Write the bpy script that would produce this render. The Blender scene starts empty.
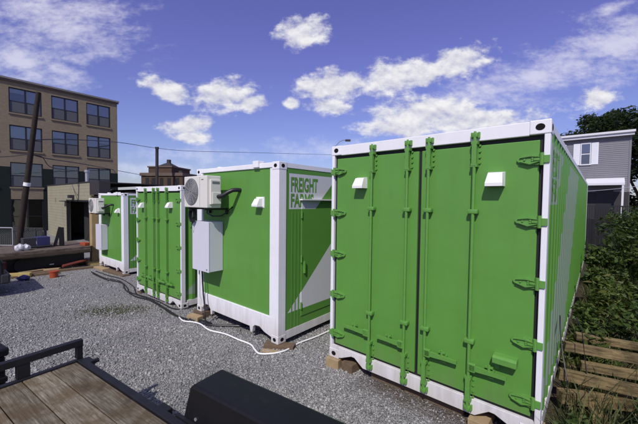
import bpy, bmesh, math, random
import numpy as np
from mathutils import Vector, Matrix
random.seed(7); rng = np.random.default_rng(7)
S = bpy.context.scene; COL = S.collection
R = math.radians; PI = math.pi

# ------------------------------------------------------------------ camera
FPX = 321.126; PITCH = R(2.12302); ROLL = R(0.64107); CZ = 2.2
F_ = Vector((0, math.cos(PITCH), -math.sin(PITCH))); U0 = Vector((0, math.sin(PITCH), math.cos(PITCH)))
R_ = math.cos(ROLL)*Vector((1, 0, 0)) + math.sin(ROLL)*U0
U_ = math.cos(ROLL)*U0 - math.sin(ROLL)*Vector((1, 0, 0))
cd = bpy.data.cameras.new('camera'); cam = bpy.data.objects.new('camera', cd); COL.objects.link(cam)
cam.matrix_world = Matrix(((R_.x, U_.x, -F_.x, 0), (R_.y, U_.y, -F_.y, 0), (R_.z, U_.z, -F_.z, CZ), (0, 0, 0, 1)))
cd.sensor_width = 36; cd.lens = 36*FPX/638; cd.clip_start = .05; cd.clip_end = 3000
S.camera = cam

def ray(u, v): return F_ + R_*(u-319)/FPX - U_*(v-212)/FPX
def at(u, v, y):                       # point seen at pixel (u, v) at distance y ahead
    d = ray(u, v); t = y/d.y; return Vector((d.x*t, y, CZ+d.z*t))
GS = [-30, -4, 0, .9, 3.4, 4.6, 7, 10, 12.4, 18, 400]; GZ = [0, -.04, -.095, -.16, -.23, -.41, -.46, -.58, -.61, -.7, -.7]
def gz(x, y):                          # the lot falls gently away towards the far left
    return np.interp(-(np.asarray(x)-.16)*.73+(np.asarray(y)-4.4)*.69, GS, GZ)
def ground(u, v, lift=0):
    d = ray(u, v); z = -.2
    for _ in range(30):
        t = (z+lift-CZ)/d.z; z = .5*z+.5*float(gz(d.x*t, d.y*t))
    return Vector((d.x*t, d.y*t, z+lift))

# ------------------------------------------------------------------ materials
class NG:                              # tiny node-math helper
    def __init__(s, m): s.N = m.node_tree.nodes; s.L = m.node_tree.links
    def n(s, t, **k):
        o = s.N.new(t)
        for a, v in k.items(): setattr(o, a, v)
        return o
    def math(s, op, a, b=None, c=None, clamp=False):
        o = s.N.new('ShaderNodeMath'); o.operation = op; o.use_clamp = clamp
        for i, v in enumerate((a, b, c)):
            if v is None: continue
            if isinstance(v, (int, float)): o.inputs[i].default_value = v
            else: s.L.new(v, o.inputs[i])
        return o.outputs[0]
    def mix(s, f, a, b):
        o = s.N.new('ShaderNodeMix'); o.data_type = 'RGBA'
        for i, v in ((0, f), (6, a), (7, b)):
            if isinstance(v, tuple): o.inputs[i].default_value = (*v, 1)
            elif isinstance(v, (int, float)): o.inputs[i].default_value = v
            else: s.L.new(v, o.inputs[i])
        return o.outputs[2]
    def noise(s, vec, scale, detail=5, rough=.55):
        o = s.N.new('ShaderNodeTexNoise'); o.inputs['Scale'].default_value = scale
        o.inputs['Detail'].default_value = detail; o.inputs['Roughness'].default_value = rough
        s.L.new(vec, o.inputs['Vector']); return o.outputs['Fac']
    def ramp(s, f, stops):
        o = s.N.new('ShaderNodeValToRGB'); e = o.color_ramp.elements
        while len(e) < len(stops): e.new(.5)
        for q, (p, c) in zip(e, stops): q.position = p; q.color = (*c, 1) if isinstance(c, tuple) else (c, c, c, 1)
        s.L.new(f, o.inputs[0]); return o.outputs[0]

def mat(name, base, rough=.6, spec=.5, var=0, scale=8, bump=0, bscale=60, metallic=0, dirt=0, dirtcol=(.12, .1, .08), coat=0):
    m = bpy.data.materials.new(name); m.use_nodes = True
    N = m.node_tree.nodes; L = m.node_tree.links; b = N['Principled BSDF']
    b.inputs['Base Color'].default_value = (*base, 1); b.inputs['Roughness'].default_value = rough
    b.inputs['Metallic'].default_value = metallic; b.inputs['Specular IOR Level'].default_value = spec
    if coat: b.inputs['Coat Weight'].default_value = coat
    tc = N.new('ShaderNodeTexCoord')
    col = None
    if var:
        n = N.new('ShaderNodeTexNoise'); n.inputs['Scale'].default_value = scale; n.inputs['Detail'].default_value = 6
        L.new(tc.outputs['Object'], n.inputs['Vector'])
        mx = N.new('ShaderNodeMix'); mx.data_type = 'RGBA'
        mx.inputs[6].default_value = (*[max(0, c*(1-var)) for c in base], 1); mx.inputs[7].default_value = (*[c*(1+var) for c in base], 1)
        L.new(n.outputs['Fac'], mx.inputs[0]); col = mx.outputs[2]
        L.new(col, b.inputs['Base Color'])
    if dirt:
        n = N.new('ShaderNodeTexNoise'); n.inputs['Scale'].default_value = scale*.6; n.inputs['Detail'].default_value = 9; n.inputs['Roughness'].default_value = .7
        L.new(tc.outputs['Object'], n.inputs['Vector'])
        r = N.new('ShaderNodeValToRGB'); r.color_ramp.elements[0].position = .55; r.color_ramp.elements[1].position = .78
        r.color_ramp.elements[1].color = (dirt, dirt, dirt, 1); L.new(n.outputs['Fac'], r.inputs[0])
        mx = N.new('ShaderNodeMix'); mx.data_type = 'RGBA'; L.new(r.outputs[0], mx.inputs[0])
        if col: L.new(col, mx.inputs[6])
        else: mx.inputs[6].default_value = (*base, 1)
        mx.inputs[7].default_value = (*dirtcol, 1); L.new(mx.outputs[2], b.inputs['Base Color'])
    if bump:
        n = N.new('ShaderNodeTexNoise'); n.inputs['Scale'].default_value = bscale; n.inputs['Detail'].default_value = 4
        L.new(tc.outputs['Object'], n.inputs['Vector'])
        bp = N.new('ShaderNodeBump'); bp.inputs['Strength'].default_value = bump; bp.inputs['Distance'].default_value = .01
        L.new(n.outputs['Fac'], bp.inputs['Height']); L.new(bp.outputs[0], b.inputs['Normal'])
    return m

GREEN = (.104, .278, .048); WHITE = (.78, .78, .8)
M = {}
M['white'] = mat('white_paint', WHITE, .45, .4, .04, 3, .06, 12, dirt=.22, dirtcol=(.45, .42, .38))
M['green'] = mat('green_paint', GREEN, .42, .4, .07, 2.2, .35, 3.2, dirt=.12, dirtcol=(.07, .2, .05))
def weather(m, streak, chips, grime, chipcol, grimecol=(.16, .13, .1)):
    g = NG(m); b = g.N['Principled BSDF']; P = g.n('ShaderNodeTexCoord').outputs['Object']
    src = b.inputs['Base Color'].links[0].from_socket
    mp = g.n('ShaderNodeMapping'); mp.inputs['Scale'].default_value = (4.5, 4.5, .6); g.L.new(P, mp.inputs[0])
    st = g.ramp(g.noise(mp.outputs[0], 1.6, 6, .65), [(.35, 1-streak), (.5, 1.), (.7, 1+streak*.6)])
    mu = g.n('ShaderNodeMix', data_type='RGBA', blend_type='MULTIPLY'); mu.inputs[0].default_value = 1; g.L.new(src, mu.inputs[6]); g.L.new(st, mu.inputs[7])
    ch = g.ramp(g.noise(P, 21, 5, .75), [(.70-chips, 0.), (.735-chips, .8)])
    ch = g.math('MULTIPLY', ch, g.ramp(g.noise(P, 1.7, 3, .5), [(.5, 0.), (.62, 1.)]))
    c = g.mix(ch, mu.outputs[2], chipcol)
    sp = g.n('ShaderNodeSeparateXYZ'); g.L.new(P, sp.inputs[0])
    zn = g.math('MULTIPLY_ADD', g.noise(mp.outputs[0], 2.5, 6, .65), -.9, g.math('ADD', sp.outputs[2], .45))
    gr = g.ramp(zn, [(.0, grime), (.42, 0.)])
    c = g.mix(gr, c, grimecol); g.L.new(c, b.inputs['Base Color'])
    rn = g.ramp(g.noise(P, 3.1, 6, .7), [(.3, .34), (.7, .56)]); g.L.new(rn, b.inputs['Roughness'])
weather(M['green'], .03, .012, .3, (.26, .36, .2)); weather(M['white'], .025, .03, .5, (.26, .16, .09), (.36, .32, .27))
M['greenhw'] = mat('green_paint_hardware', (.108, .283, .052), .45, .45, .12, 20, .15, 120)
M['whiteplast'] = mat('white_plastic', (.8, .8, .78), .35, .5, .02, 10)
M['acwhite'] = mat('warm_white_casing', (.68, .67, .6), .4, .5, .03, 10)
M['cabinet'] = mat('grey_white_enclosure', (.6, .6, .65), .4, .5, .04, 5, dirt=.1, dirtcol=(.4, .4, .42))
M['grille'] = mat('grey_grille', (.16, .165, .17), .5)
M['black'] = mat('black_rubber', (.012, .012, .013), .6, .4, .2, 20)
M['hole'] = mat('dark_opening', (.012, .011, .01), .9, .1)
M['blackmetal'] = mat('black_painted_steel', (.012, .012, .014), .48, .4, .3, 9, .1, 60, dirt=.25, dirtcol=(.05, .045, .045))
M['blackplast'] = mat('black_moulded_plastic', (.008, .008, .0095), .42, .32, .25, 12, .15, 260, dirt=.16, dirtcol=(.07, .065, .06))
M['darkbrown'] = mat('dark_weathered_timber', (.06, .045, .032), .8, .3, .4, 6, .5, 40)
M['tan'] = mat('plywood', (.36, .27, .13), .75, .3, .2, 5, .3, 40)
M['block'] = mat('cut_lumber', (.34, .25, .14), .8, .3, .3, 9, .4, 60)
M['blockdark'] = mat('dirty_lumber', (.14, .1, .065), .85, .2, .4, 9, .5, 60)
M['beige'] = mat('beige_block_paint', (.33, .31, .22), .85, .3, .1, 1.5)
M['orange'] = mat('orange_plastic', (.34, .065, .025), .5, .4, .15, 9)
M['red'] = mat('rusty_red_steel', (.15, .035, .022), .6, .4, .3, 9)
M['yellow'] = mat('yellowed_lumber', (.42, .33, .12), .7, .3, .3, 9)
M['purple'] = mat('purple_box_print', (.035, .035, .12), .5, .4, .3, 6)
M['bag'] = mat('white_plastic_bag', (.55, .55, .58), .5, .4, .03, 8, .6, 30)
M['galv'] = mat('galvanised_steel', (.42, .43, .44), .45, .5, .1, 8, metallic=.6)
M['shutter'] = mat('white_shutter', (.75, .76, .8), .5)
M['housewhite'] = mat('white_trim', (.68, .68, .71), .55, .4, .05, 5)
M['roofgrey'] = mat('roof_membrane', (.2, .19, .18), .8, .3, .2, 1)
M['darkgreen'] = mat('dark_green_paint', (.007, .013, .010), .7, .3, .3, 2)
M['winframe'] = mat('dark_window_frame', (.014, .014, .016), .5)
M['blind'] = mat('window_blind', (.8, .82, .88), .7, .3, .12, 3)
M['screen'] = mat('grey_window_screen', (.1, .105, .115), .7, .2, .1, 5)
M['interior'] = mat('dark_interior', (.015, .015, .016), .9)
M['cable'] = mat('black_cable', (.012, .012, .014), .45)
M['cord'] = mat('white_cord', (.8, .8, .8), .5)
M['bark'] = mat('bark', (.07, .055, .04), .9, .2, .4, 12, .8, 40)
M['polewood'] = mat('creosoted_pole', (.035, .027, .022), .85, .2, .4, 6, .5, 40)
M['brown'] = mat('dark_brown_brick', (.13, .085, .06), .85, .2, .35, 1.2)
M['browntrim'] = mat('brown_stone_trim', (.13, .098, .08), .8, .3, .3, 2)
M['slate'] = mat('dark_slate', (.03, .028, .03), .7)
M['carpaint'] = mat('black_car_paint', (.010, .011, .016), .25, .5, 0, coat=.6)
M['chrome'] = mat('dark_bumper_plastic', (.03, .03, .035), .4)
M['tyre'] = mat('tyre_rubber', (.015, .015, .015), .85)
M['rim'] = mat('alloy_rim', (.4, .4, .42), .35, metallic=.8)
M['redlens'] = mat('dark_red_lens', (.03, .003, .003), .15)
M['stalk'] = mat('brown_stalk', (.05, .04, .02), .8)

def glass(name, base, alpha):
    m = mat(name, base, .04, .9); m.node_tree.nodes['Principled BSDF'].inputs['Alpha'].default_value = alpha; return m
def clear_glass():
    m = bpy.data.materials.new('window_glass'); m.use_nodes = True; g = NG(m); g.N.remove(g.N['Principled BSDF'])
    t = g.n('ShaderNodeBsdfTransparent'); t.inputs[0].default_value = (.8, .82, .84, 1); gl = g.n('ShaderNodeBsdfGlossy'); gl.inputs['Roughness'].default_value = .03
    fr = g.n('ShaderNodeFresnel'); fr.inputs[0].default_value = 1.55; tc = g.n('ShaderNodeTexCoord')
    bp = g.n('ShaderNodeBump'); bp.inputs['Strength'].default_value = .12; bp.inputs['Distance'].default_value = .05; g.L.new(g.noise(tc.outputs['Object'], 1.3, 2), bp.inputs['Height']); g.L.new(bp.outputs[0], gl.inputs['Normal'])
    mx = g.n('ShaderNodeMixShader'); g.L.new(g.math('ADD', fr.outputs[0], .1, clamp=True), mx.inputs[0]); g.L.new(t.outputs[0], mx.inputs[1]); g.L.new(gl.outputs[0], mx.inputs[2])
    g.L.new(mx.outputs[0], g.N['Material Output'].inputs['Surface']); return m
M['glass'] = clear_glass()
M['carglass'] = glass('car_glass', (.01, .01, .012), .9)

def wood_planks():
    m = bpy.data.materials.new('weathered_deck_boards'); m.use_nodes = True; g = NG(m); b = g.N['Principled BSDF']
    tc = g.n('ShaderNodeTexCoord'); at_ = g.n('ShaderNodeAttribute', attribute_name='tone')
    mp = g.n('ShaderNodeMapping'); mp.inputs['Scale'].default_value = (1.5, 24, 8); g.L.new(tc.outputs['Object'], mp.inputs[0])
    off = g.n('ShaderNodeVectorMath', operation='ADD'); g.L.new(mp.outputs[0], off.inputs[0]); g.L.new(at_.outputs['Color'], off.inputs[1])
    w = g.noise(off.outputs[0], 3.2, 9, .65)
    mp2 = g.n('ShaderNodeMapping'); mp2.inputs['Scale'].default_value = (2.2, 120, 10); g.L.new(tc.outputs['Object'], mp2.inputs[0])
    fine = g.noise(mp2.outputs[0], 2.6, 6, .7)
    st = g.noise(tc.outputs['Object'], 3.0, 7, .7)
    base = g.ramp(w, [(.28, (.045, .036, .025)), (.42, (.115, .096, .066)), (.55, (.175, .152, .108)), (.72, (.28, .25, .185))])
    stain = g.ramp(st, [(.45, 0.), (.58, .75)])
    base = g.mix(g.ramp(fine, [(.32, .75), (.44, 0.)]), base, (.03, .024, .016))
    c = g.mix(stain, base, (.085, .058, .028))
    st2 = g.ramp(g.noise(tc.outputs['Object'], 5.5, 6, .6), [(.6, 0.), (.74, .75)])
    c = g.mix(st2, c, (.045, .035, .027))
    hs = g.n('ShaderNodeHueSaturation'); g.L.new(c, hs.inputs['Color'])
    g.L.new(g.math('MULTIPLY_ADD', at_.outputs['Fac'], .45, .9), hs.inputs['Value'])
    g.L.new(hs.outputs[0], b.inputs['Base Color']); b.inputs['Roughness'].default_value = .8; b.inputs['Specular IOR Level'].default_value = .25
    bp = g.n('ShaderNodeBump'); bp.inputs['Strength'].default_value = .55; bp.inputs['Distance'].default_value = .006
    g.L.new(w, bp.inputs['Height']); g.L.new(bp.outputs[0], b.inputs['Normal']); return m
M['deck'] = wood_planks()

def lumber(name, dark, light, sc=(2, 16, 16)):
    m = bpy.data.materials.new(name); m.use_nodes = True; g = NG(m); b = g.N['Principled BSDF']
    tc = g.n('ShaderNodeTexCoord'); mp = g.n('ShaderNodeMapping'); mp.inputs['Scale'].default_value = sc; g.L.new(tc.outputs['Object'], mp.inputs[0])
    w = g.noise(mp.outputs[0], 2.2, 9, .65); st = g.noise(tc.outputs['Object'], 2.5, 6, .7)
    c = g.ramp(w, [(.3, dark), (.7, light)])
    c = g.mix(g.ramp(st, [(.48, 0.), (.7, .8)]), c, tuple(x*.35 for x in dark))
    g.L.new(c, b.inputs['Base Color']); b.inputs['Roughness'].default_value = .85; b.inputs['Specular IOR Level'].default_value = .2
    bp = g.n('ShaderNodeBump'); bp.inputs['Strength'].default_value = .6; bp.inputs['Distance'].default_value = .008
    g.L.new(w, bp.inputs['Height']); g.L.new(bp.outputs[0], b.inputs['Normal']); return m
M['timber'] = lumber('old_timber', (.045, .033, .018), (.33, .25, .12), (1.8, 16, 16))
M['flatdeck'] = lumber('grey_brown_flatbed_edge', (.05, .038, .030), (.21, .17, .14), (1, 10, 10))

def brick(name, c1, c2, mortar, sx=.21, sy=.075, bumpv=.4):
    m = bpy.data.materials.new(name); m.use_nodes = True; g = NG(m); b = g.N['Principled BSDF']
    tc = g.n('ShaderNodeTexCoord'); sp = g.n('ShaderNodeSeparateXYZ'); g.L.new(tc.outputs['Object'], sp.inputs[0])
    cb = g.n('ShaderNodeCombineXYZ'); g.L.new(g.math('ADD', sp.outputs[0], sp.outputs[1]), cb.inputs[0]); g.L.new(sp.outputs[2], cb.inputs[1])
    t = g.n('ShaderNodeTexBrick'); g.L.new(cb.outputs[0], t.inputs['Vector'])
    t.inputs['Scale'].default_value = 1; t.inputs['Brick Width'].default_value = sx; t.inputs['Row Height'].default_value = sy
    t.inputs['Mortar Size'].default_value = sy*.09; t.inputs['Color1'].default_value = (*c1, 1); t.inputs['Color2'].default_value = (*c2, 1); t.inputs['Mortar'].default_value = (*mortar, 1)
    n = g.noise(tc.outputs['Object'], .9, 7, .7)
    c = g.mix(g.ramp(n, [(.5, 0.), (.75, .45)]), t.outputs['Color'], tuple(x*.6 for x in c1))
    g.L.new(c, b.inputs['Base Color']); b.inputs['Roughness'].default_value = .88; b.inputs['Specular IOR Level'].default_value = .2
    bp = g.n('ShaderNodeBump'); bp.inputs['Strength'].default_value = bumpv; bp.inputs['Distance'].default_value = .01; bp.invert = True
    g.L.new(t.outputs['Fac'], bp.inputs['Height']); g.L.new(bp.outputs[0], b.inputs['Normal']); return m
M['brick'] = brick('tan_brick', (.27, .218, .145), (.225, .18, .118), (.2, .165, .12))
M['cinder'] = brick('beige_painted_block', (.30, .285, .205), (.285, .27, .19), (.245, .23, .16), .4, .2, .5)
M['brownbrick'] = brick('brown_brick', (.10, .066, .047), (.08, .053, .038), (.07, .05, .04))

def siding():
    m = bpy.data.materials.new('grey_clapboard'); m.use_nodes = True; g = NG(m); b = g.N['Principled BSDF']
    tc = g.n('ShaderNodeTexCoord'); n = g.noise(tc.outputs['Object'], 1.5, 6)
    c = g.mix(n, (.16, .16, .18), (.205, .205, .225))
    g.L.new(c, b.inputs['Base Color']); b.inputs['Roughness'].default_value = .6; return m
M['siding'] = siding()

def livery(name, y0, ya, yb, za, panel_left, wcol=(.62, .63, .66)):      # white name panel and diagonal white band painted on the green side
    m = bpy.data.materials.new(name); m.use_nodes = True; g = NG(m); b = g.N['Principled BSDF']
    tc = g.n('ShaderNodeTexCoord'); sp = g.n('ShaderNodeSeparateXYZ'); g.L.new(tc.outputs['Object'], sp.inputs[0])
    y, z = sp.outputs[1], sp.outputs[2]
    gt = lambda a, b_: g.math('GREATER_THAN', a, b_); lt = lambda a, b_: g.math('LESS_THAN', a, b_)
    AND = lambda *v: v[0] if len(v) == 1 else g.math('MULTIPLY', v[0], AND(*v[1:]))
    panel = AND(gt(y, panel_left), gt(z, 2.145), lt(z, 2.725), lt(g.math('MULTIPLY_ADD', z, -1.08, y), ya-2.145*1.08))
    q = g.math('MULTIPLY_ADD', z, -1.08, y)
    band = AND(gt(q, y0-.45*1.08), lt(q, yb-.45*1.08), gt(z, za), lt(z, 2.725))
    msk = g.math('MAXIMUM', panel, band)
    n = g.noise(tc.outputs['Object'], 2.2, 5)
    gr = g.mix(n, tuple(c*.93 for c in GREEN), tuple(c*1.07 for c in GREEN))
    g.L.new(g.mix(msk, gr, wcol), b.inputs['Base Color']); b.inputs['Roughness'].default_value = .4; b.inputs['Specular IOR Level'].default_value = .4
    return m
M['livery_far'] = livery('green_side_with_white_livery', .22, .88, 2.9, .45, .235)

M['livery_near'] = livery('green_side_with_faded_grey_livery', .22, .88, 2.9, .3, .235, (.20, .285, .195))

def ground_mat():
    m = bpy.data.materials.new('gravel_lot'); m.use_nodes = True; g = NG(m); b = g.N['Principled BSDF']
    tc = g.n('ShaderNodeTexCoord'); P = tc.outputs['Object']
    wn = g.n('ShaderNodeTexNoise'); wn.inputs['Scale'].default_value = 22; g.L.new(P, wn.inputs['Vector'])
    add = g.n('ShaderNodeVectorMath', operation='MULTIPLY_ADD'); g.L.new(wn.outputs['Color'], add.inputs[0]); add.inputs[1].default_value = (.02, .02, .02); g.L.new(P, add.inputs[2])
    def vor(sc):
        v = g.n('ShaderNodeTexVoronoi'); v.inputs['Scale'].default_value = sc; g.L.new(add.outputs[0], v.inputs['Vector']); return v
    v1, v2 = vor(42), vor(75)
    s1 = g.n('ShaderNodeSeparateXYZ'); g.L.new(v1.outputs['Color'], s1.inputs[0]); s2 = g.n('ShaderNodeSeparateXYZ'); g.L.new(v2.outputs['Color'], s2.inputs[0])
    c1 = g.ramp(s1.outputs[0], [(0, (.09, .09, .093)), (.35, (.2, .2, .203)), (.7, (.32, .315, .31)), (1, (.46, .45, .44))])
    c2 = g.ramp(s2.outputs[0], [(0, (.08, .08, .082)), (.5, (.22, .218, .217)), (1, (.4, .39, .38))])
    c = g.mix(.45, c1, c2)
    big = g.noise(P, .45, 6, .6)
    c = g.mix(g.ramp(big, [(.42, 0.), (.72, .35)]), c, (.19, .175, .155))
    # dirty weedy patch and soil to the right of the nearest container
    sp = g.n('ShaderNodeSeparateXYZ'); g.L.new(P, sp.inputs[0]); x, y = sp.outputs[0], sp.outputs[1]
    pc = ground(112, 311)
    dx = g.math('MULTIPLY', g.math('SUBTRACT', x, pc.x), .75); dy = g.math('MULTIPLY', g.math('SUBTRACT', y, pc.y), 1.35)
    rr = g.math('SQRT', g.math('ADD', g.math('MULTIPLY', dx, dx), g.math('MULTIPLY', dy, dy)))
    rr = g.math('ADD', rr, g.math('MULTIPLY', g.math('SUBTRACT', g.noise(P, 3.5, 7, .7), .5), 1.6))
    pm = g.ramp(rr, [(.25, .75), (.75, 0.)])
    c = g.mix(pm, c, (.075, .065, .04))
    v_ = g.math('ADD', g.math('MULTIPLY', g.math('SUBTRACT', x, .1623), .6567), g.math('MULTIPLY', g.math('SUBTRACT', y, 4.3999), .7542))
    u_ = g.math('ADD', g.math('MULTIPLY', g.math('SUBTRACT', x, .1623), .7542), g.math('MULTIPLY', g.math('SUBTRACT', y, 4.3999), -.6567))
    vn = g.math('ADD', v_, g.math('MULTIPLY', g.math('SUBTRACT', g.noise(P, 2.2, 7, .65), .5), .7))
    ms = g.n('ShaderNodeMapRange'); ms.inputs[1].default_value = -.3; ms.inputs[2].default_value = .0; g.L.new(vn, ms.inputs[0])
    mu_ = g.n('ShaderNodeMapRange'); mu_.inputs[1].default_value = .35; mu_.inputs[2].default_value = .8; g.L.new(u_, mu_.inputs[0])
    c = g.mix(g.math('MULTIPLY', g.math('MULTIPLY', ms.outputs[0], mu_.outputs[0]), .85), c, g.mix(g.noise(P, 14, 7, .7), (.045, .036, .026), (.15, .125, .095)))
    r = g.math('ADD', g.math('MULTIPLY', x, .754), g.math('MULTIPLY', y, -.657))        # across the containers
    rw = g.math('ADD', r, g.math('MULTIPLY', g.math('SUBTRACT', g.noise(P, 1.6, 7, .65), .5), 1.1))
    soil = g.ramp(rw, [(.0, 0.), (.3, 1.)])
    mr = g.n('ShaderNodeMapRange'); mr.inputs[1].default_value = -.75; mr.inputs[2].default_value = -.45; g.L.new(rw, mr.inputs[0])
    sc = g.mix(g.noise(P, 9, 8, .7), (.03, .024, .015), (.10, .085, .055))
    c = g.mix(mr.outputs[0], c, sc)
    # bare dirt under the first containers
    g.L.new(c, b.inputs['Base Color']); b.inputs['Roughness'].default_value = .9; b.inputs['Specular IOR Level'].default_value = .2
    h = g.math('ADD', g.math('MULTIPLY', v1.outputs['Distance'], -1.), g.math('MULTIPLY', v2.outputs['Distance'], -.5))
    bp = g.n('ShaderNodeBump'); bp.inputs['Strength'].default_value = .9; bp.inputs['Distance'].default_value = .02
    g.L.new(h, bp.inputs['Height']); g.L.new(bp.outputs[0], b.inputs['Normal']); return m
M['gravel'] = ground_mat()

def attr_mat(name, stops, rough=.8, trans=None):
    m = bpy.data.materials.new(name); m.use_nodes = True; g = NG(m); b = g.N['Principled BSDF']
    a = g.n('ShaderNodeAttribute', attribute_name='tone')
    c = g.ramp(a.outputs['Fac'], stops); g.L.new(c, b.inputs['Base Color'])
    b.inputs['Roughness'].default_value = rough; b.inputs['Specular IOR Level'].default_value = .3
    if trans:
        t = g.n('ShaderNodeBsdfTranslucent'); g.L.new(g.mix(.5, c, (.16, .2, .02)), t.inputs['Color'])
        mx = g.n('ShaderNodeMixShader'); mx.inputs[0].default_value = trans
        g.L.new(b.outputs[0], mx.inputs[1]); g.L.new(t.outputs[0], mx.inputs[2]); g.L.new(mx.outputs[0], g.N['Material Output'].inputs['Surface'])
    return m
M['stone'] = attr_mat('crushed_stone', [(0, (.075, .075, .077)), (.3, (.20, .20, .20)), (.7, (.335, .33, .32)), (.93, (.45, .44, .425)), (1, (.56, .55, .53))], .85)
M['leaf'] = attr_mat('bush_leaves', [(0, (.018, .034, .009)), (.45, (.045, .08, .018)), (.8, (.10, .15, .035)), (1, (.12, .115, .04))], .55, .25)
M['treeleaf'] = attr_mat('tree_leaves', [(0, (.010, .022, .008)), (.5, (.022, .042, .014)), (1, (.05, .07, .022))], .6, .2)
M['grass'] = attr_mat('weeds', [(0, (.03, .05, .015)), (.6, (.07, .1, .03)), (1, (.17, .15, .07))], .7, .2)

# ------------------------------------------------------------------ mesh helpers
class MB:
    def __init__(s): s.b = bmesh.new()
    def box(s, x0, x1, y0, y1, z0, z1, bev=0, mtx=None):
        r = bmesh.ops.create_cube(s.b, size=1)['verts']
        for v in r: v.co = Vector(((x0+x1)/2+v.co.x*(x1-x0), (y0+y1)/2+v.co.y*(y1-y0), (z0+z1)/2+v.co.z*(z1-z0)))
        if bev:
            e = {ed for v in r for ed in v.link_edges}
            q = bmesh.ops.bevel(s.b, geom=list(e), offset=bev, segments=2, affect='EDGES', profile=.5)
            r = q['verts'] if mtx is None else list({v for f in q['faces'] for v in f.verts} | {v for v in r if v.is_valid})
        if mtx is not None:
            for v in r:
                if v.is_valid: v.co = mtx @ v.co
        return s
    def tube(s, pts, r, n=8, r1=None, cap=True):
        pts = [Vector(p) for p in pts]; rings = []; up = Vector((0, 0, 1))
        for i, p in enumerate(pts):
            d = (pts[min(i+1, len(pts)-1)]-pts[max(i-1, 0)]).normalized()
            a = d.cross(up if abs(d.z) < .95 else Vector((1, 0, 0))).normalized(); b_ = d.cross(a)
            rr = r if r1 is None else r+(r1-r)*i/(len(pts)-1)
            rings.append([s.b.verts.new(p+rr*(a*math.cos(2*PI*k/n)+b_*math.sin(2*PI*k/n))) for k in range(n)])
        for A, B in zip(rings, rings[1:]):
            for k in range(n): s.b.faces.new((A[k], A[(k+1) % n], B[(k+1) % n], B[k]))
        if cap: s.b.faces.new(rings[0][::-1]); s.b.faces.new(rings[-1])
        return s
    def prism(s, poly, fn, d0, d1):      # polygon (2-D) swept from d0 to d1; fn(a, b, d) gives the point
        A = [s.b.verts.new(fn(a, b, d0)) for a, b in poly]; B = [s.b.verts.new(fn(a, b, d1)) for a, b in poly]
        s.b.faces.new(A); s.b.faces.new(B[::-1]); n = len(poly)
        for k in range(n): s.b.faces.new((A[k], B[k], B[(k+1) % n], A[(k+1) % n]))
        return s
    def faces(s, verts, fs):
        V = [s.b.verts.new(v) for v in verts]
        for f in fs: s.b.faces.new([V[i] for i in f])
        return s
    def build(s, name, m, parent=None, smooth=False, bevel=0):
        bmesh.ops.recalc_face_normals(s.b, faces=s.b.faces[:])
        me = bpy.data.meshes.new(name); s.b.to_mesh(me); s.b.free()
        me.materials.append(m)
        if smooth:
            me.polygons.foreach_set('use_smooth', [True]*len(me.polygons)); me.set_sharp_from_angle(angle=R(38))
        o = bpy.data.objects.new(name, me); COL.objects.link(o)
        if parent: o.parent = parent
        if bevel:
            md = o.modifiers.new('bevel', 'BEVEL'); md.width = bevel; md.segments = 2; md.limit_method = 'ANGLE'
        return o
def tag(o, label=None, cat=None, group=None, kind=None):
    for k, v in (('label', label), ('category', cat), ('group', group), ('kind', kind)):
        if v: o[k] = v
    return o
def empty(name, loc, rz=0):
    o = bpy.data.objects.new(name, None); COL.objects.link(o); o.location = loc; o.rotation_euler = (0, 0, rz); o.empty_display_size = .2; return o
def oval(cx, cz, rx, rz, n=14): return [(cx+rx*math.cos(2*PI*k/n), cz+rz*math.sin(2*PI*k/n)) for k in range(n)]
XZ = lambda a, b, d: Vector((a, d, b))      # polygon in x-z, swept along y
YZ = lambda a, b, d: Vector((d, a, b))      # polygon in y-z, swept along x
XY = lambda a, b, d: Vector((a, b, d))

# ------------------------------------------------------------------ lettering
def text_mesh(body, height, width, fn, m, parent, cuts=(), bold=.018):
    cu = bpy.data.curves.new('t', 'FONT'); cu.body = body; cu.size = 1; cu.offset = bold
    ob = bpy.data.objects.new('t', cu); COL.objects.link(ob)
    bpy.context.view_layer.update()
    me = bpy.data.meshes.new_from_object(ob.evaluated_get(bpy.context.evaluated_depsgraph_get()))
    bpy.data.objects.remove(ob)
    b = bmesh.new(); b.from_mesh(me); bpy.data.meshes.remove(me)
    xs = [v.co.x for v in b.verts]; ys = [v.co.y for v in b.verts]; x0, x1, y0, y1 = min(xs), max(xs), min(ys), max(ys)
    for v in b.verts: v.co = Vector(((v.co.x-x0)/(x1-x0)*width, (v.co.y-y0)/(y1-y0)*height, 0))
    for c in cuts: bmesh.ops.bisect_plane(b, geom=b.verts[:]+b.edges[:]+b.faces[:], plane_co=(c, 0, 0), plane_no=(1, 0, 0))
    for v in b.verts: v.co = fn(v.co.x, v.co.y)
    me = bpy.data.meshes.new('lettering'); b.to_mesh(me); b.free(); me.materials.append(m)
    o = bpy.data.objects.new('lettering', me); COL.objects.link(o); o.parent = parent; return o

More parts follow.
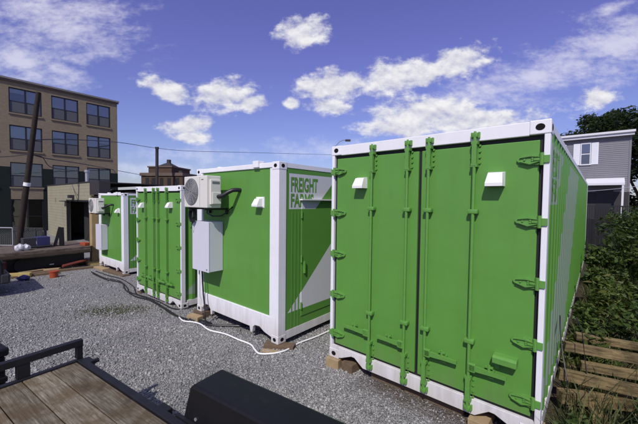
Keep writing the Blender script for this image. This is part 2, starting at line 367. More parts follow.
# ------------------------------------------------------------------ shipping containers
CW, CH, CL = 2.438, 2.896, 12.192
PITCHC = .278
def corr(y, depth=.034):                   # trapezoidal corrugation, 0 = outermost
    q = (y % PITCHC)/PITCHC
    if q < .26: return 0
    if q < .5: return depth*(q-.26)/.24
    if q < .76: return depth
    return depth*(1-(q-.76)/.24)
CB = [f*PITCHC+k*PITCHC for k in range(45) for f in (0, .26, .5, .76)]
def casting(x, y, z, sx, sy, sz, root):   # corner casting with oval holes on its two outer faces
    x0, x1 = (x, x+.162) if sx < 0 else (x-.162, x)
    y0, y1 = (y, y+.178) if sy < 0 else (y-.178, y)
    z0, z1 = (z, z+.125) if sz < 0 else (z-.125, z)
    c = MB().box(x0, x1, y0, y1, z0, z1).build('corner_casting', M['white'], root, bevel=.008)
    cx, cy, cz = (x0+x1)/2, (y0+y1)/2, (z0+z1)/2; yy = y0 if sy < 0 else y1; xx = x0 if sx < 0 else x1
    MB().prism(oval(cx, cz, .036, .03), XZ, yy+.0025*sy, yy-.01*sy).build('casting_hole', M['hole'], c)
    MB().prism(oval(cy, cz, .036, .03), YZ, xx+.0025*sx, xx-.01*sx).build('casting_hole', M['hole'], c)
def corrugated(x_out, sgn, y0, y1, z0, z1, name, m, root):
    ys = [y0]+[c for c in CB if y0 < c < y1]+[y1]; v = []; f = []
    for y in ys: v += [(x_out-sgn*corr(y), y, z0), (x_out-sgn*corr(y), y, z1)]
    for i in range(len(ys)-1): f.append((2*i, 2*i+2, 2*i+3, 2*i+1))
    return MB().faces(v, f).build(name, m, root)
def shell(name, loc, yaw, side_m, post_w, flat_side=False, roof_m='white'):
    root = empty(name, loc, yaw)
    MB().box(.06, CW-.06, .06, CL-.06, CH-.06, CH-.03).build('roof', M[roof_m], root)
    MB().box(.05, CW-.05, .06, CL-.06, .12, .16).build('floor_pan', M['blockdark'], root)
    if flat_side:
        MB().box(CW-.035, CW-.012, .17, CL-.16, .17, CH-.085).build('side_panel', side_m, root)
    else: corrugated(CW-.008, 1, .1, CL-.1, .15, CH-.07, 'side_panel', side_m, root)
    corrugated(.008, -1, .1, CL-.1, .15, CH-.07, 'side_panel', M['green'], root)
    MB().box(.1, CW-.1, CL-.05, CL-.02, .15, CH-.1).build('end_panel', M['green'], root)
    for x0, x1 in ((.004, post_w), (CW-post_w, CW-.004)):
        MB().box(x0, x1, .006, .11 if not flat_side else .1, .1, CH-.1).build('corner_post', M['white'], root, bevel=.006)
        MB().box(min(x0, x0) if x0 < 1 else CW-.12, .12 if x0 < 1 else x1, CL-.11, CL-.006, .1, CH-.1).build('corner_post', M['white'], root, bevel=.006)
    for x0, x1 in ((.006, .066), (CW-.066, CW-.006)):
        MB().box(x0, x1, .15, CL-.15, CH-.085, CH-.012).build('top_rail', M['white'], root)
        MB().box(x0, x1, .15, CL-.15, .035, .17).build('bottom_rail', M['white'], root)
    for sx in (-1, 1):
        for sy in (-1, 1):
            for sz in (-1, 1): casting(0 if sx < 0 else CW, 0 if sy < 0 else CL, 0 if sz < 0 else CH, sx, sy, sz, root)
    MB().box(.162, CW-.162, CL-.12, CL-.01, .03, .16).build('end_rail', M['white'], root); MB().box(.162, CW-.162, CL-.1, CL-.01, CH-.1, CH-.01).build('end_rail', M['white'], root)
    return root
def hood(x, z, y, root, w=.148, h=.138, d=.12):    # sloped white vent hood
    b = MB(); x0, x1 = x-w/2, x+w/2; t = z+h/2; l = z-h/2
    b.faces([(x0, y, t), (x1, y, t), (x0+.012, y-d*.55, t-.012), (x1-.012, y-d*.55, t-.012), (x0, y-d, l+.03), (x1, y-d, l+.03), (x0, y-d, l), (x1, y-d, l), (x0, y, l), (x1, y, l)],
            [(0, 1, 3, 2), (2, 3, 5, 4), (4, 5, 7, 6), (0, 2, 4, 6, 8), (1, 9, 7, 5, 3), (0, 8, 9, 1)])
    o = b.build('vent_hood', M['whiteplast'], root)
    MB().box(x0-.02, x1+.02, y-.006, y-.0005, l-.01, t+.015).build('hood_flange', M['whiteplast'], o) if root.type == 'EMPTY' else MB().box(x0-.02, x1+.02, y-.006, y-.0005, l-.01, t+.015)
    return o
ZH = (2.55, 1.995, 1.44, .885, .35)

def door_container(loc, yaw, hoods, lockbox, rods):
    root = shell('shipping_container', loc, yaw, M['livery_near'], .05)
    # header and sill with forklift-style cut-outs
    MB().box(.162, CW-.162, .004, .1, 2.765, CH-.006).build('door_header', M['white'], root, bevel=.006)
    sill = [(.162, .17), (.162, .022), (.20, .03), (.37, .105), (.42, .105), (.55, .012), (CW-.55, .012), (CW-.42, .105), (CW-.37, .105), (CW-.20, .03), (CW-.162, .022), (CW-.162, .17)]
    MB().prism(sill, XZ, .004, .1).build('door_sill', M['white'], root, bevel=.004)
    for q0, q1 in ((.05, .162), (CW-.162, CW-.05)): MB().box(q0, q1, .006, .1, .125, .17).build('sill_end', M['white'], root)
    MB().box(.052, CW-.052, .045, .065, .16, 2.78).build('door_gasket', M['black'], root)
    mid = rods['mid']
    for x0, x1, hs, rx, side in ((.09, mid-.018, 0, rods['left'], -1), (mid+.018, CW-.082, 1, rods['right'], 1)):
        d = MB().box(x0, x1, .018, .05, .205, 2.722).build('door', M['green'], root, bevel=.006)
        for z in ZH:                                # hinge: tapered strap, ribs, knuckle and post lug
            e = .0 if side < 0 else CW; s = -side
            hb = MB(); X = lambda q: e+s*q
            hb.prism([(X(.07), z-.046), (X(.15), z-.05), (X(.225), z-.03), (X(.25), z-.008), (X(.25), z+.012), (X(.225), z+.03), (X(.15), z+.05), (X(.07), z+.046)], XZ, .016, -.004)
            hb.prism([(X(.06), z+.016), (X(.15), z+.044), (X(.23), z+.016), (X(.15), z+.026)], XZ, -.004, -.02)
            hb.prism([(X(.06), z-.016), (X(.15), z-.044), (X(.23), z-.016), (X(.15), z-.026)], XZ, -.004, -.02)
            hb.prism([(X(.06), z+.012), (X(.12), z+.01), (X(.12), z-.01), (X(.06), z-.012)], XZ, -.004, -.016)
            hb.tube([(X(.062), -.012, z-.055), (X(.062), -.012, z+.055)], .016, 8)
            xs = sorted((X(.004), X(.06))); hb.box(xs[0], xs[1], -.008, .004, z-.032, z+.032)
            for q, dz in ((.13, .018), (.13, -.018), (.19, 0)): hb.tube([(X(q), .0, z+dz*.5), (X(q), -.014, z+dz*.5)], .009, 6)
            hb.build('hinge', M['greenhw'], d)
        for x, hx in rx:                           # locking rod with cams, keepers, guides and handle
            yb = -.035
            rb = MB().tube([(x, yb, .06), (x, yb, 2.84)], .0165, 10)
            for z in (2.07, .77): rb.box(x-.045, x+.045, yb-.02, .016, z-.022, z+.022, .006)
            for z0, z1 in ((2.52, 2.75), (.16, .4)):
                rb.box(x-.03, x+.03, yb-.016, .016, z0-.012, z0+.02).box(x-.03, x+.03, yb-.016, .016, z1-.02, z1+.012)
                rb.box(x-.022, x+.022, yb-.019, yb+.019, z0, z1)
                for k in range(4):
                    zz = z0+.03+k*(z1-z0-.06)/3
                    for sx in (-1, 1): rb.tube([(x+sx*.04, .017, zz), (x+sx*.04, .004, zz)], .011, 6)
            for z, dz in ((2.82, 1), (.085, -1)):
                rb.box(x-.027, x+.027, -.05, .003, z-.024, z+.024, .006)
                rb.box(x-.04, x-.027, -.03, .003, z-.028, z+.028).box(x+.027, x+.04, -.03, .003, z-.028, z+.028)
                rb.tube([(x, yb, z), (x, yb, z+dz*.035)], .012, 8)
            rod = rb.build('lock_rod', M['greenhw'], d, smooth=True)
            if hx is not None:
                s = 1 if hx > x else -1; zc = .515; hb = MB(); L_ = abs(hx-x); q = lambda a: x+s*a*L_
                hb.prism([(q(.04), zc+.028), (q(.3), zc+.025), (q(.6), zc+.018), (q(1), zc+.018), (q(1), zc-.018), (q(.6), zc-.02), (q(.3), zc-.026), (q(.04), zc-.03)], XZ, -.06, -.036)
                xs = sorted((q(.0), q(.2))); hb.box(xs[0], xs[1], -.06, -.02, zc-.045, zc+.04, .006)
                xs = sorted((q(.5), q(.68))); hb.box(xs[0], xs[1], -.03, .016, zc-.055, zc+.02)
                hb.tube([(q(.55), -.04, zc), (q(.55), -.04, zc+.075)], .014, 6)
                xs = sorted((q(.46), q(.66))); hb.box(xs[0], xs[1], -.048, -.026, zc+.045, zc+.062)
                hb.build('handle', M['greenhw'], d)
        for hx_, hz_ in hoods:
            if x0 < hx_ < x1: hood(hx_, hz_, .017, d)
        if lockbox and side > 0:
            lb = MB().prism([(.018, .72), (-.06, .715), (-.085, .70), (-.085, .645), (-.07, .635), (.018, .635)], YZ, 2.05, 2.25)
            lb.box(2.055, 2.10, -.01, .017, .56, .72); lb.build('lock_box', M['greenhw'], d, bevel=.005)
    return root
PANEL_RULES = (.27, 2.415, .67, .255)        # left edge, base of the first row, width and height of the name
def name_letters(root, x_at, y0, w1, w2, cuts):
    for body, z, w, h in (('FREIGHT', 2.425, w1, .245), ('FARMS', 2.175, w2, .225)):
        text_mesh(body, h, w, lambda a, b, z=z: Vector((x_at(y0+a), y0+a, z+b)), M['green'], root, [c-y0 for c in cuts], .03)

def ac_container(loc, yaw, ledge):
    root = shell('farm_container', loc, yaw, M['livery_far'], .215, flat_side=True)
    MB().box(.215, CW-.215, .03, .06, .4, CH-.08).build('front_panel', M['green'], root)
    MB().box(.162, CW-.162, .008, .1, CH-.09, CH-.008).build('header_rail', M['white'], root, bevel=.008)
    p = [(.162, .41), (.162, .1), (.21, .12), (.34, .2), (.44, .19), (.49, .13), (.5, .03), (.54, .03), (.56, .12), (1.72, .12), (1.74, .03), (1.79, .03), (1.81, .13), (1.86, .17), (1.98, .18), (2.1, .12), (CW-.162, .08), (CW-.162, .41)]
    MB().prism(p, XZ, .004, .07).build('front_rail', M['white'], root, bevel=.006)
    f = MB().box(1.86, 2.07, .022, .03, 2.16, 2.34).build('hood_flange', M['whiteplast'], root)
    hood(1.965, 2.25, .021, root)
    # inner side posts, rails and the personnel door
    MB().box(CW-.05, CW-.004, .1, .165, .12, CH-.1).build('corner_post', M['white'], root)
    MB().box(CW-.075, CW-.012, .165, .195, .17, CH-.085).build('panel_frame', M['green'], root)
    for y in (.3, .38, .46): MB().box(CW-.014, CW-.008, y, y+.02, .18, 2.1).build('panel_rib', M['green'], root)
    d = MB().box(CW-.02, CW-.002, .53, 1.55, .32, 2.285).build('side_door', M['livery_far'], root, bevel=.004)
    MB().box(CW-.002, CW+.03, .58, .61, 1.05, 1.25).build('handle', M['greenhw'], d)
    for z in (.5, 1.3, 2.05): MB().tube([(CW+.004, .525, z-.06), (CW+.004, .525, z+.06)], .014, 8).build('hinge', M['greenhw'], d)
    MB().box(CW-.012, CW+ledge, .49, 1.62, 2.292, 2.312).build('drip_ledge', M['white'], root)
    # roof fittings along the front edge
    MB().tube([(.55, .2, CH-.03), (.55, .2, CH+.03)], .06, 10).tube([(1.0, .25, CH-.03), (1.0, .25, CH+.025)], .05, 10).build('roof_fitting', M['white'], root)
    MB().box(1.83, 1.97, -.03, .1, CH-.075, CH+.035, .006).build('junction_cover', M['white'], root)
    name_letters(root, lambda y: CW-.009, .275, .67, .56, [])
    return root
def ang(th): return th
CONT = [((.1623, 4.3999, .034), R(-41.0458)), ((-2.4957, 6.5503, -.0976), R(-39.926)), ((-5.0969, 8.9381, -.3871), R(-38.6095)), ((-8.8349, 12.8577, -.5215), R(-38.3243))]
def frame(i):
    (x, y, z), th = CONT[i]; return lambda a, b, c=0: Vector((x+a*math.cos(th)-b*math.sin(th), y+a*math.sin(th)+b*math.cos(th), z+c))
c1 = door_container(*CONT[0], hoods=[(.495, 2.39), (2.02, 2.385)], lockbox=True,
    rods=dict(mid=1.255, left=((.66, .27), (1.125, .78)), right=((1.37, 1.72), (1.83, 2.17))))
tag(c1, 'large nearest green shipping container with closed double doors and a lock box', 'shipping container', 'green shipping containers')
def x_c1(y): return CW-.008-corr(y)+.004
name_letters(c1, x_c1, .3, .62, .52, CB)
c3 = door_container(*CONT[2], hoods=[(.44, 2.40), (1.95, 2.43)], lockbox=False,
    rods=dict(mid=1.215, left=((.63, .3), (1.1, .72)), right=((1.33, 1.75), (1.79, 2.12))))
tag(c3, 'green container with closed doors standing between the two containers with air conditioners', 'shipping container', 'green shipping containers')
name_letters(c3, x_c1, .3, .62, .52, CB)
c2 = ac_container(*CONT[1], ledge=.05)
tag(c2, 'green farm container with FREIGHT FARMS fully readable on its side', 'shipping container', 'green shipping containers')
c4 = ac_container(*CONT[3], ledge=.05)
tag(c4, 'farthest green container, beside a tan plywood panel', 'shipping container', 'green shipping containers')

def air_conditioner(i, x0, z0, label):
    T = frame(i); root = empty('air_conditioner', T(x0, 0, z0), CONT[i][1])
    w, h, yf, yb = .77, .56, -.45, -.17
    c = MB().box(0, w, yf, yb, .0, h).build('casing', M['acwhite'], root, bevel=.014)
    cx, cz, r = .255, .28, .225
    g = MB().prism(oval(cx, cz, r+.02, r+.02, 40), XZ, yf-.004, yf+.01).build('fan_recess', M['grille'], c)
    gb = MB()
    for k in range(1, 9):
        rr = r*k/8
        pts = [(cx+rr*math.cos(a), yf-.012, cz+rr*math.sin(a)) for a in np.linspace(0, 2*PI, 33)]
        gb.tube(pts, .0035, 5, cap=False)
    for k in range(12):
        a = 2*PI*k/12; gb.tube([(cx+.02*math.cos(a), yf-.012, cz+.02*math.sin(a)), (cx+r*math.cos(a), yf-.012, cz+r*math.sin(a))], .003, 5)
    gb.build('fan_guard', mat('fan_guard', (.33, .33, .32), .5) if 'fg' not in M else M['fg'], c)
    MB().box(.55, .552, yf-.003, yf+.01, .02, h-.02).build('panel_seam', M['grille'], c)
    MB().box(.60, .67, yf-.003, yf, h-.075, h-.06).build('badge_plate', M['grille'], c)
    sp = MB().box(w, w+.045, yf+.05, yb-.03, .06, h-.07, .008).build('service_cover', M['acwhite'], c)
    MB().box(w+.045, w+.049, yf+.08, yb-.06, h-.14, h-.1).box(w+.045, w+.048, yf+.08, yb-.06, .22, .24).build('cover_vent', M['grille'], sp)
    MB().box(w+.045, w+.06, yf+.075, yb-.035, .07, .27, .006).build('valve_cover', M['acwhite'], sp)
    bk = MB()
    for x in (.1, w-.12): bk.box(x, x+.04, yf+.02, .02, -.04, -.003).box(x, x+.04, -.01, .025, -.12, -.003)
    bk.build('wall_bracket', M['blackmetal'], root)
    pts = [(w+.03, -.27, .2), (w+.09, -.25, .2), (w+.15, -.22, .22), (w+.21, -.16, .28), (w+.25, -.1, .315), (w+.28, -.03, .32), (w+.29, .035, .315)]
    MB().tube(pts, .038, 10).build('pipe_sleeve', M['cable'], root, smooth=True)
    return tag(root, label, 'air conditioner', 'air conditioners on the container ends')
M['fg'] = mat('fan_guard_wire', (.33, .33, .32), .5)
air_conditioner(1, .36, 2.14, 'white outdoor air conditioner mounted on the container with readable FREIGHT FARMS lettering')
air_conditioner(3, .42, 2.14, 'small distant air conditioner on the end of the farthest container')

def cabinet(i, x0, x1, z0, z1, d, label):
    T = frame(i); root = empty('electrical_cabinet', T(x0, 0, z0), CONT[i][1]); w, h = x1-x0, z1-z0
    b = MB().box(0, w, -d+.02, .024, 0, h).build('body', M['cabinet'], root, bevel=.006)
    dr = MB().box(-.004, w+.004, -d, -d+.018, -.004, h+.004).build('door', M['cabinet'], root, bevel=.004)
    MB().tube([(w*.9, -d-.012, h*.05), (w*.9, -d+.005, h*.05)], .012, 8).build('latch', M['grille'], dr)
    return tag(root, label, 'electrical cabinet', 'wall cabinets on the container ends')
cabinet(1, .33, .897, .96, 1.875, .275, 'pale grey wall cabinet with a coiled black cable above it, below the nearer air conditioner')
cabinet(3, .3, .88, .72, 1.69, .2, 'small grey cabinet below the distant air conditioner on the farthest container')
T2 = frame(1)
# coiled cable above the cabinet and the drop cable below it
cb = MB()
for k in range(5):
    r_ = .105+.015*random.random(); ph = random.random()*6
    cb.tube([(r_*math.cos(a+ph)*.75, -.03-.012*k, r_*1.15*math.sin(a+ph)) for a in np.linspace(0, 2*PI, 22)], .015, 6, cap=False)
cb.tube([(.05, -.04, -.1), (.0, -.06, -.16), (-.02, -.07, -.26)], .012, 6)
o = cb.build('cable_coil', M['cable'], None, smooth=True); o.location = T2(.42, -.27, 1.995); o.rotation_euler = (0, 0, CONT[1][1])
tag(o, 'coil of black cable hanging above the grey cabinet', 'cable')
o = MB().tube([T2(.44, -.02, 2.12), T2(.47, -.05, 2.02), T2(.7, -.06, 1.97), T2(.95, -.05, 1.99), T2(1.1, -.02, 2.06), T2(1.2, .02, 2.16)], .012, 6).build('power_cable', M['cable'], smooth=True)
tag(o, 'thin black cable sagging along the wall under the nearer air conditioner', 'cable', 'black cables')
dp = [T2(.40, -.12, .96), T2(.42, -.12, .7), T2(.45, -.12, .45), T2(.52, -.13, .2), T2(.58, -.16, .02)]; dp.append(Vector((dp[-1].x+.03, dp[-1].y-.05, float(gz(dp[-1].x, dp[-1].y))+.02)))
tag(MB().tube(dp, .014, 6).build('power_cable', M['cable'], smooth=True), 'black cable dropping straight from the grey cabinet to the gravel', 'cable', 'black cables')
tag(MB().tube([T2(.36, -.15, .96), T2(.36, -.15, .4), T2(.36, -.1, .25)], .017, 8).build('conduit', M['cord'], smooth=True), 'white conduit running down below the grey cabinet', 'conduit')

# ------------------------------------------------------------------ ground
xs = np.concatenate([[-900, -400, -150, -70], np.arange(-40, -14, 1.0), np.arange(-14, 6, .2), np.arange(6, 41, 1.0), [70, 150, 400, 900]]); ys = np.concatenate([[-300, -100, -30], np.arange(-10, 1, 1.0), np.arange(1, 16, .2), np.arange(16, 51, 1.0), [80, 150, 400, 1200]])
X, Y = np.meshgrid(xs, ys); Zg = gz(X, Y)
me = bpy.data.meshes.new('ground'); nx, ny = len(xs), len(ys)
me.from_pydata(np.stack([X.ravel(), Y.ravel(), Zg.ravel()], 1).tolist(), [], [(j*nx+i, j*nx+i+1, (j+1)*nx+i+1, (j+1)*nx+i) for j in range(ny-1) for i in range(nx-1)])
me.materials.append(M['gravel']); me.polygons.foreach_set('use_smooth', [True]*len(me.polygons)); go = bpy.data.objects.new('ground', me); COL.objects.link(go); tag(go, kind='structure')

def soup(name, V, Fc, tone, m, parent=None):
    me = bpy.data.meshes.new(name); V = np.asarray(V, np.float32).reshape(-1, 3); Fc = np.asarray(Fc, np.int32); k = Fc.shape[1]
    me.vertices.add(len(V)); me.vertices.foreach_set('co', V.ravel()); me.loops.add(Fc.size); me.loops.foreach_set('vertex_index', Fc.ravel())
    me.polygons.add(len(Fc)); me.polygons.foreach_set('loop_start', np.arange(len(Fc), dtype=np.int32)*k)
    me.update(calc_edges=True)
    a = me.attributes.new('tone', 'FLOAT', 'POINT'); a.data.foreach_set('value', np.asarray(tone, np.float32))
    me.materials.append(m); o = bpy.data.objects.new(name, me); COL.objects.link(o)
    if parent: o.parent = parent
    return o
# loose crushed stone where the lot is seen close up
def stones():
    n = 260000; d = 2.2*(15.0/2.2)**rng.random(n); a = (rng.random(n)*1.9-1.05)
    x, y = d*a, d
    r = x*.754-y*.657; keep = (r < -.72+.35*rng.random(n)**2) & (r > -16) & (d < 8+7*rng.random(n))
    # off the trailer footprint and out of the container footprints
    for (cx, cy, cz), th in CONT:
        u = (x-cx)*math.cos(th)+(y-cy)*math.sin(th); v = -(x-cx)*math.sin(th)+(y-cy)*math.cos(th)
        keep &= ~((u > .25) & (u < CW-.25) & (v > .6))
    lf = np.sin(1.9*x+.8*y+1)*np.sin(1.3*y-.7*x+2)+.6*np.sin(4.1*x+2.2*y)*np.sin(3.3*y-1.5*x)+.4*np.sin(9*x-5*y)*np.sin(7*y+6*x)
    rut = np.minimum(np.abs(x*.56+y*.83-4.1+.15*np.sin(x)), np.abs(x*.56+y*.83-5.6+.15*np.sin(x)))
    thin = np.clip((.22-rut)/.22, 0, 1)*.45+np.clip(lf-.75, 0, 1)*.5
    keep &= rng.random(n) > thin
    u1 = (x-.1623)*.7542-(y-4.3999)*.6567; v1 = (x-.1623)*.6567+(y-4.3999)*.7542+.12*np.sin(3*x+5*y)
    keep &= ~((u1 > .5) & (u1 < 2.6) & (v1 > -.28) & (rng.random(n) < np.clip((v1+.28)/.25, 0, .88)))
    x, y, lf = x[keep], y[keep], lf[keep]; n = len(x)
    sz = (.0045+.009*rng.random(n)**1.3+.012*(rng.random(n) > .97))*(.85+.05*y)
    oct_ = np.array([(1, 0, 0), (-1, 0, 0), (0, 1, 0), (0, -1, 0), (0, 0, 1), (0, 0, -1)], float)
    V = oct_[None]*(1+.5*(rng.random((n, 6, 1))-.5))+.35*(rng.random((n, 6, 3))-.5)
    q = rng.normal(size=(n, 4)); q /= np.linalg.norm(q, axis=1, keepdims=True); w, a1, b1, c1_ = q.T
    RM = np.stack([1-2*(b1*b1+c1_*c1_), 2*(a1*b1-c1_*w), 2*(a1*c1_+b1*w), 2*(a1*b1+c1_*w), 1-2*(a1*a1+c1_*c1_), 2*(b1*c1_-a1*w), 2*(a1*c1_-b1*w), 2*(b1*c1_+a1*w), 1-2*(a1*a1+b1*b1)], 1).reshape(n, 3, 3)
    V = np.einsum('nij,nkj->nki', RM, V)*sz[:, None, None]*np.array([1.1, 1.1, .75])
    V += np.stack([x, y, gz(x, y)+sz*.35], 1)[:, None]
    f = np.array([(0, 2, 4), (2, 1, 4), (1, 3, 4), (3, 0, 4), (2, 0, 5), (1, 2, 5), (3, 1, 5), (0, 3, 5)])
    Fc = (f[None]+6*np.arange(n)[:, None, None]).reshape(-1, 3)
    return soup('gravel', V, Fc, np.repeat(np.clip(.5+.72*(rng.random(n)-.5)-.07*lf, 0, 1), 6), M['stone'])
tag(stones(), 'loose grey crushed stone covering the lot', 'gravel', kind='stuff')

# ------------------------------------------------------------------ cords, cables, blocks
def cable(pix, r, name, m, label, group=None, lift=None):
    pts = [ground(u, v, r+.012 if lift is None else lift) for u, v in pix]; P = []
    for i in range(len(pts)-1):            # Catmull-Rom through the points
        p0, p1, p2, p3 = pts[max(i-1, 0)], pts[i], pts[i+1], pts[min(i+2, len(pts)-1)]
        for t in (0, .2, .4, .6, .8): P.append(.5*((2*p1)+(p2-p0)*t+(2*p0-5*p1+4*p2-p3)*t*t+(3*p1-p0-3*p2+p3)*t**3))
    P.append(pts[-1])
    return tag(MB().tube(P, r, 6).build(name, m, smooth=True), label, 'cable', group)
z6 = lambda L: [(180+x/5.317, 290+y/5.317) for x, y in L]; z8 = lambda L: [(80+x/5.317, 250+y/5.317) for x, y in L]
cable(z6([(-6, 140), (0, 150), (20, 165), (65, 170), (110, 182), (155, 213), (240, 234), (310, 264), (375, 290), (398, 318), (425, 339), (500, 337), (560, 322), (600, 300), (638, 280), (720, 250), (800, 215), (880, 190)]), .013, 'extension_cord', M['cord'], 'white extension cord winding over the gravel past the FREIGHT FARMS container')
cable(z8([(60, 115), (75, 128), (140, 157), (200, 168), (228, 180), (238, 208), (290, 245), (365, 266), (430, 300), (490, 340), (560, 366), (600, 368), (660, 378), (700, 392)]), .017, 'power_cable', M['cable'], 'thick black cable on the gravel, nearest the camera of the bundle by the distant containers', 'black cables')
cable(z8([(85, 112), (140, 132), (215, 152), (262, 178), (285, 196), (300, 232), (350, 250), (425, 277), (480, 306), (530, 315), (590, 304), (640, 290)]), .013, 'power_cable', M['cable'], 'black cable on the gravel running closest to the middle container doors', 'black cables')
cable(z8([(70, 120), (130, 148), (212, 165), (250, 200), (262, 222), (310, 240), (385, 268), (455, 310), (520, 350), (590, 372), (640, 368)]), .013, 'power_cable', M['cable'], 'black cable on the gravel between the two others of the bundle', 'black cables')
cable(z6([(100, 172), (160, 186), (250, 189), (330, 190), (400, 182)]), .02, 'power_cable', M['cable'], 'black cable running into the shade under the FREIGHT FARMS container', 'black cables')

def block(i, x0, x1, y0, y1, m, label, z1=-.003, rz=0, zg=None):
    T = frame(i); c = T((x0+x1)/2, (y0+y1)/2, 0); z0 = float(gz(c.x, c.y))-.01-c.z if zg is None else zg
    b = MB().box(-(x1-x0)/2, (x1-x0)/2, -(y1-y0)/2, (y1-y0)/2, z0, z1, .004).build('wood_block', M[m])
    b.location = c; b.rotation_euler = (0, 0, CONT[i][1]+rz); return tag(b, label, 'wood block', 'wood blocks under the containers')
block(0, -.03, .17, -.05, .25, 'block', 'pale block under the left door corner of the nearest container', rz=.12)
block(0, .22, .40, .0, .3, 'blockdark', 'browner block just right of the pale corner block under the nearest container', -.01, rz=-.06)
block(0, 1.84, 2.02, -.05, .3, 'block', 'pale block under the right half of the nearest container door sill', -.012)
block(0, 2.24, 2.44, .02, .4, 'block', 'block under the right door corner of the nearest container')
bm = block(0, .62, 1.76, .1, .3, 'blockdark', 'long dirty timber lying under the nearest container door sill', -.02)
block(1, 2.17, 2.66, -.02, .14, 'blockdark', 'long dark timber under the right corner of the FREIGHT FARMS container', -.003, rz=.5)
block(1, 2.26, 2.6, -.17, -.06, 'block', 'short pale board beside the dark timber at the FREIGHT FARMS container corner', -.055, rz=.45)
block(1, -.1, .22, -.02, .3, 'blockdark', 'dark block under the left corner of the FREIGHT FARMS container', -.003)
block(1, -.02, .3, -.2, -.05, 'block', 'pale block in front of the left corner of the FREIGHT FARMS container', -.04, rz=.2)
for x in (0, 1): block(2, x*2.2, x*2.2+.2, .02, .4, 'blockdark', ('dark block under the left' if x == 0 else 'dark block under the right')+' door corner of the middle container')
block(3, -.1, .9, -.2, .05, 'block', 'long weathered board in front of the farthest container, left', -.012, rz=.03)
block(3, 1.0, 2.6, -.16, .1, 'blockdark', 'long weathered beam in front of the farthest container, right', -.003, rz=.06)

# ------------------------------------------------------------------ utility trailer in the foreground
AY = R(-33.2); DZ = .62; TC = Vector((-2.313, 3.106, 0))
tr = empty('utility_trailer', TC, AY)               # local x along the trailer, y outward over its right edge
tag(tr, 'black utility trailer with a weathered plank deck in the foreground', 'trailer')
TL, TW = 4.6, 2.05
v = []; f = []; tone = []; y = -.062
pl = MB(); tones = []
k = 0
while y > -TW+.1:
    w_ = .2; y1 = max(y-w_, -TW+.06)
    d = MB().box(.05, TL-.05, y1+.004, y-.004, DZ-.04, DZ+random.uniform(-.002, .003)).build('deck_board', M['deck'], tr, bevel=.004)
    d.data.attributes.new('tone', 'FLOAT', 'POINT').data.foreach_set('value', np.full(len(d.data.vertices), random.random(), np.float32))
    y = y1
fr = MB().box(0, TL, -.058, 0, DZ-.1, DZ+.012).box(0, TL, -TW, -TW+.058, DZ-.1, DZ+.012).box(0, .048, -TW+.058, -.058, DZ-.1, DZ+.014).box(TL-.048, TL, -TW+.058, -.058, DZ-.1, DZ+.012)
for x in np.arange(.6, TL, .6): fr.box(x, x+.05, -TW+.06, -.06, DZ-.1, DZ-.042)
fr.build('frame', M['blackmetal'], tr, bevel=.005)
MB().box(-.028, .032, -TW+.01, -.002, DZ+.135, DZ+.195).build('front_rail', M['blackmetal'], tr, bevel=.004)
for yy in (-.055, -.45, -1.0, -1.55, -TW+.01): MB().box(-.024, .028, yy-(.0 if yy > -.1 else .04), yy+(.05 if yy > -.1 else .05), DZ+.014, DZ+.135).build('rail_post', M['blackmetal'], tr, bevel=.003)
MB().box(.03, .16, -.01, .045, DZ-.06, DZ+.005).tube([(.1, .0, DZ-.03), (.1, .1, DZ-.03)], .022, 8).build('stake_pocket', M['blackmetal'], tr)
MB().box(1.30, 1.42, .002, .06, DZ-.07, DZ-.005, .006).build('stake_pocket', M['blackmetal'], tr)
# fender: moulded black box shape over the wheels
fx0, fx1 = 1.64, 3.62; fo, fi = .03, .275
prof = [(fx0-.085, DZ-.1), (fx0+.03, DZ+.255), (fx0+.065, DZ+.275), (fx1-.065, DZ+.275), (fx1-.03, DZ+.255), (fx1+.085, DZ-.1)]
fn = MB().prism(prof, XZ, fo, fo+fi).build('fender', M['blackplast'], tr, bevel=.022)
for k in range(6):
    x = fx0+.1+k*.35; MB().tube([(x, fo-.006, DZ+.045), (x, fo+.004, DZ+.045)], .012, 6).build('fender_bolt', M['galv'], fn)
MB().box(fx0-.1, fx1+.1, .004, fo-.003, DZ-.06, DZ+.018).build('fender_mount', M['blackmetal'], tr)
for x in (2.2, 3.06):
    w = MB().tube([(x, .06, .32), (x, .26, .32)], .31, 28).build('wheel', M['tyre'], tr, smooth=True)
    MB().tube([(x, .255, .32), (x, .265, .32)], .19, 20).build('rim', M['rim'], w)
    w = MB().tube([(x, -TW-.26, .32), (x, -TW-.06, .32)], .31, 28).build('wheel', M['tyre'], tr, smooth=True)
MB().box(-1.5, 0, -TW/2-.05, -TW/2+.05, DZ-.2, DZ-.1).build('tongue', M['blackmetal'], tr)
MB().tube([(-1.3, -TW/2, 0.0), (-1.3, -TW/2, DZ-.15)], .03, 10).build('jack', M['galv'], tr)
# tongue box beyond the rail: ribbed black plastic
tb = empty('storage_box', tr.matrix_basis @ Vector((-.74, -.36, 0)), AY+R(4))
b = MB(); zb, zt = .0, .67
b.box(-.6, -.025, -1.0, -.025, zb, zt-.09)
b.build('body', M['blackplast'], tb, bevel=.015)
for k_, z in enumerate((.5, .35, .2)): MB().box(-.61, -.012+.004*k_, -1.01, -.014, z-.03, z+.025).build('rib', M['blackplast'], tb, bevel=.01)
MB().box(-.63, 0, -1.03, 0, zt-.085, zt).build('lid', M['blackplast'], tb, bevel=.02)
tag(tb, 'black ribbed plastic storage box behind the trailer rail at the left edge', 'storage box')

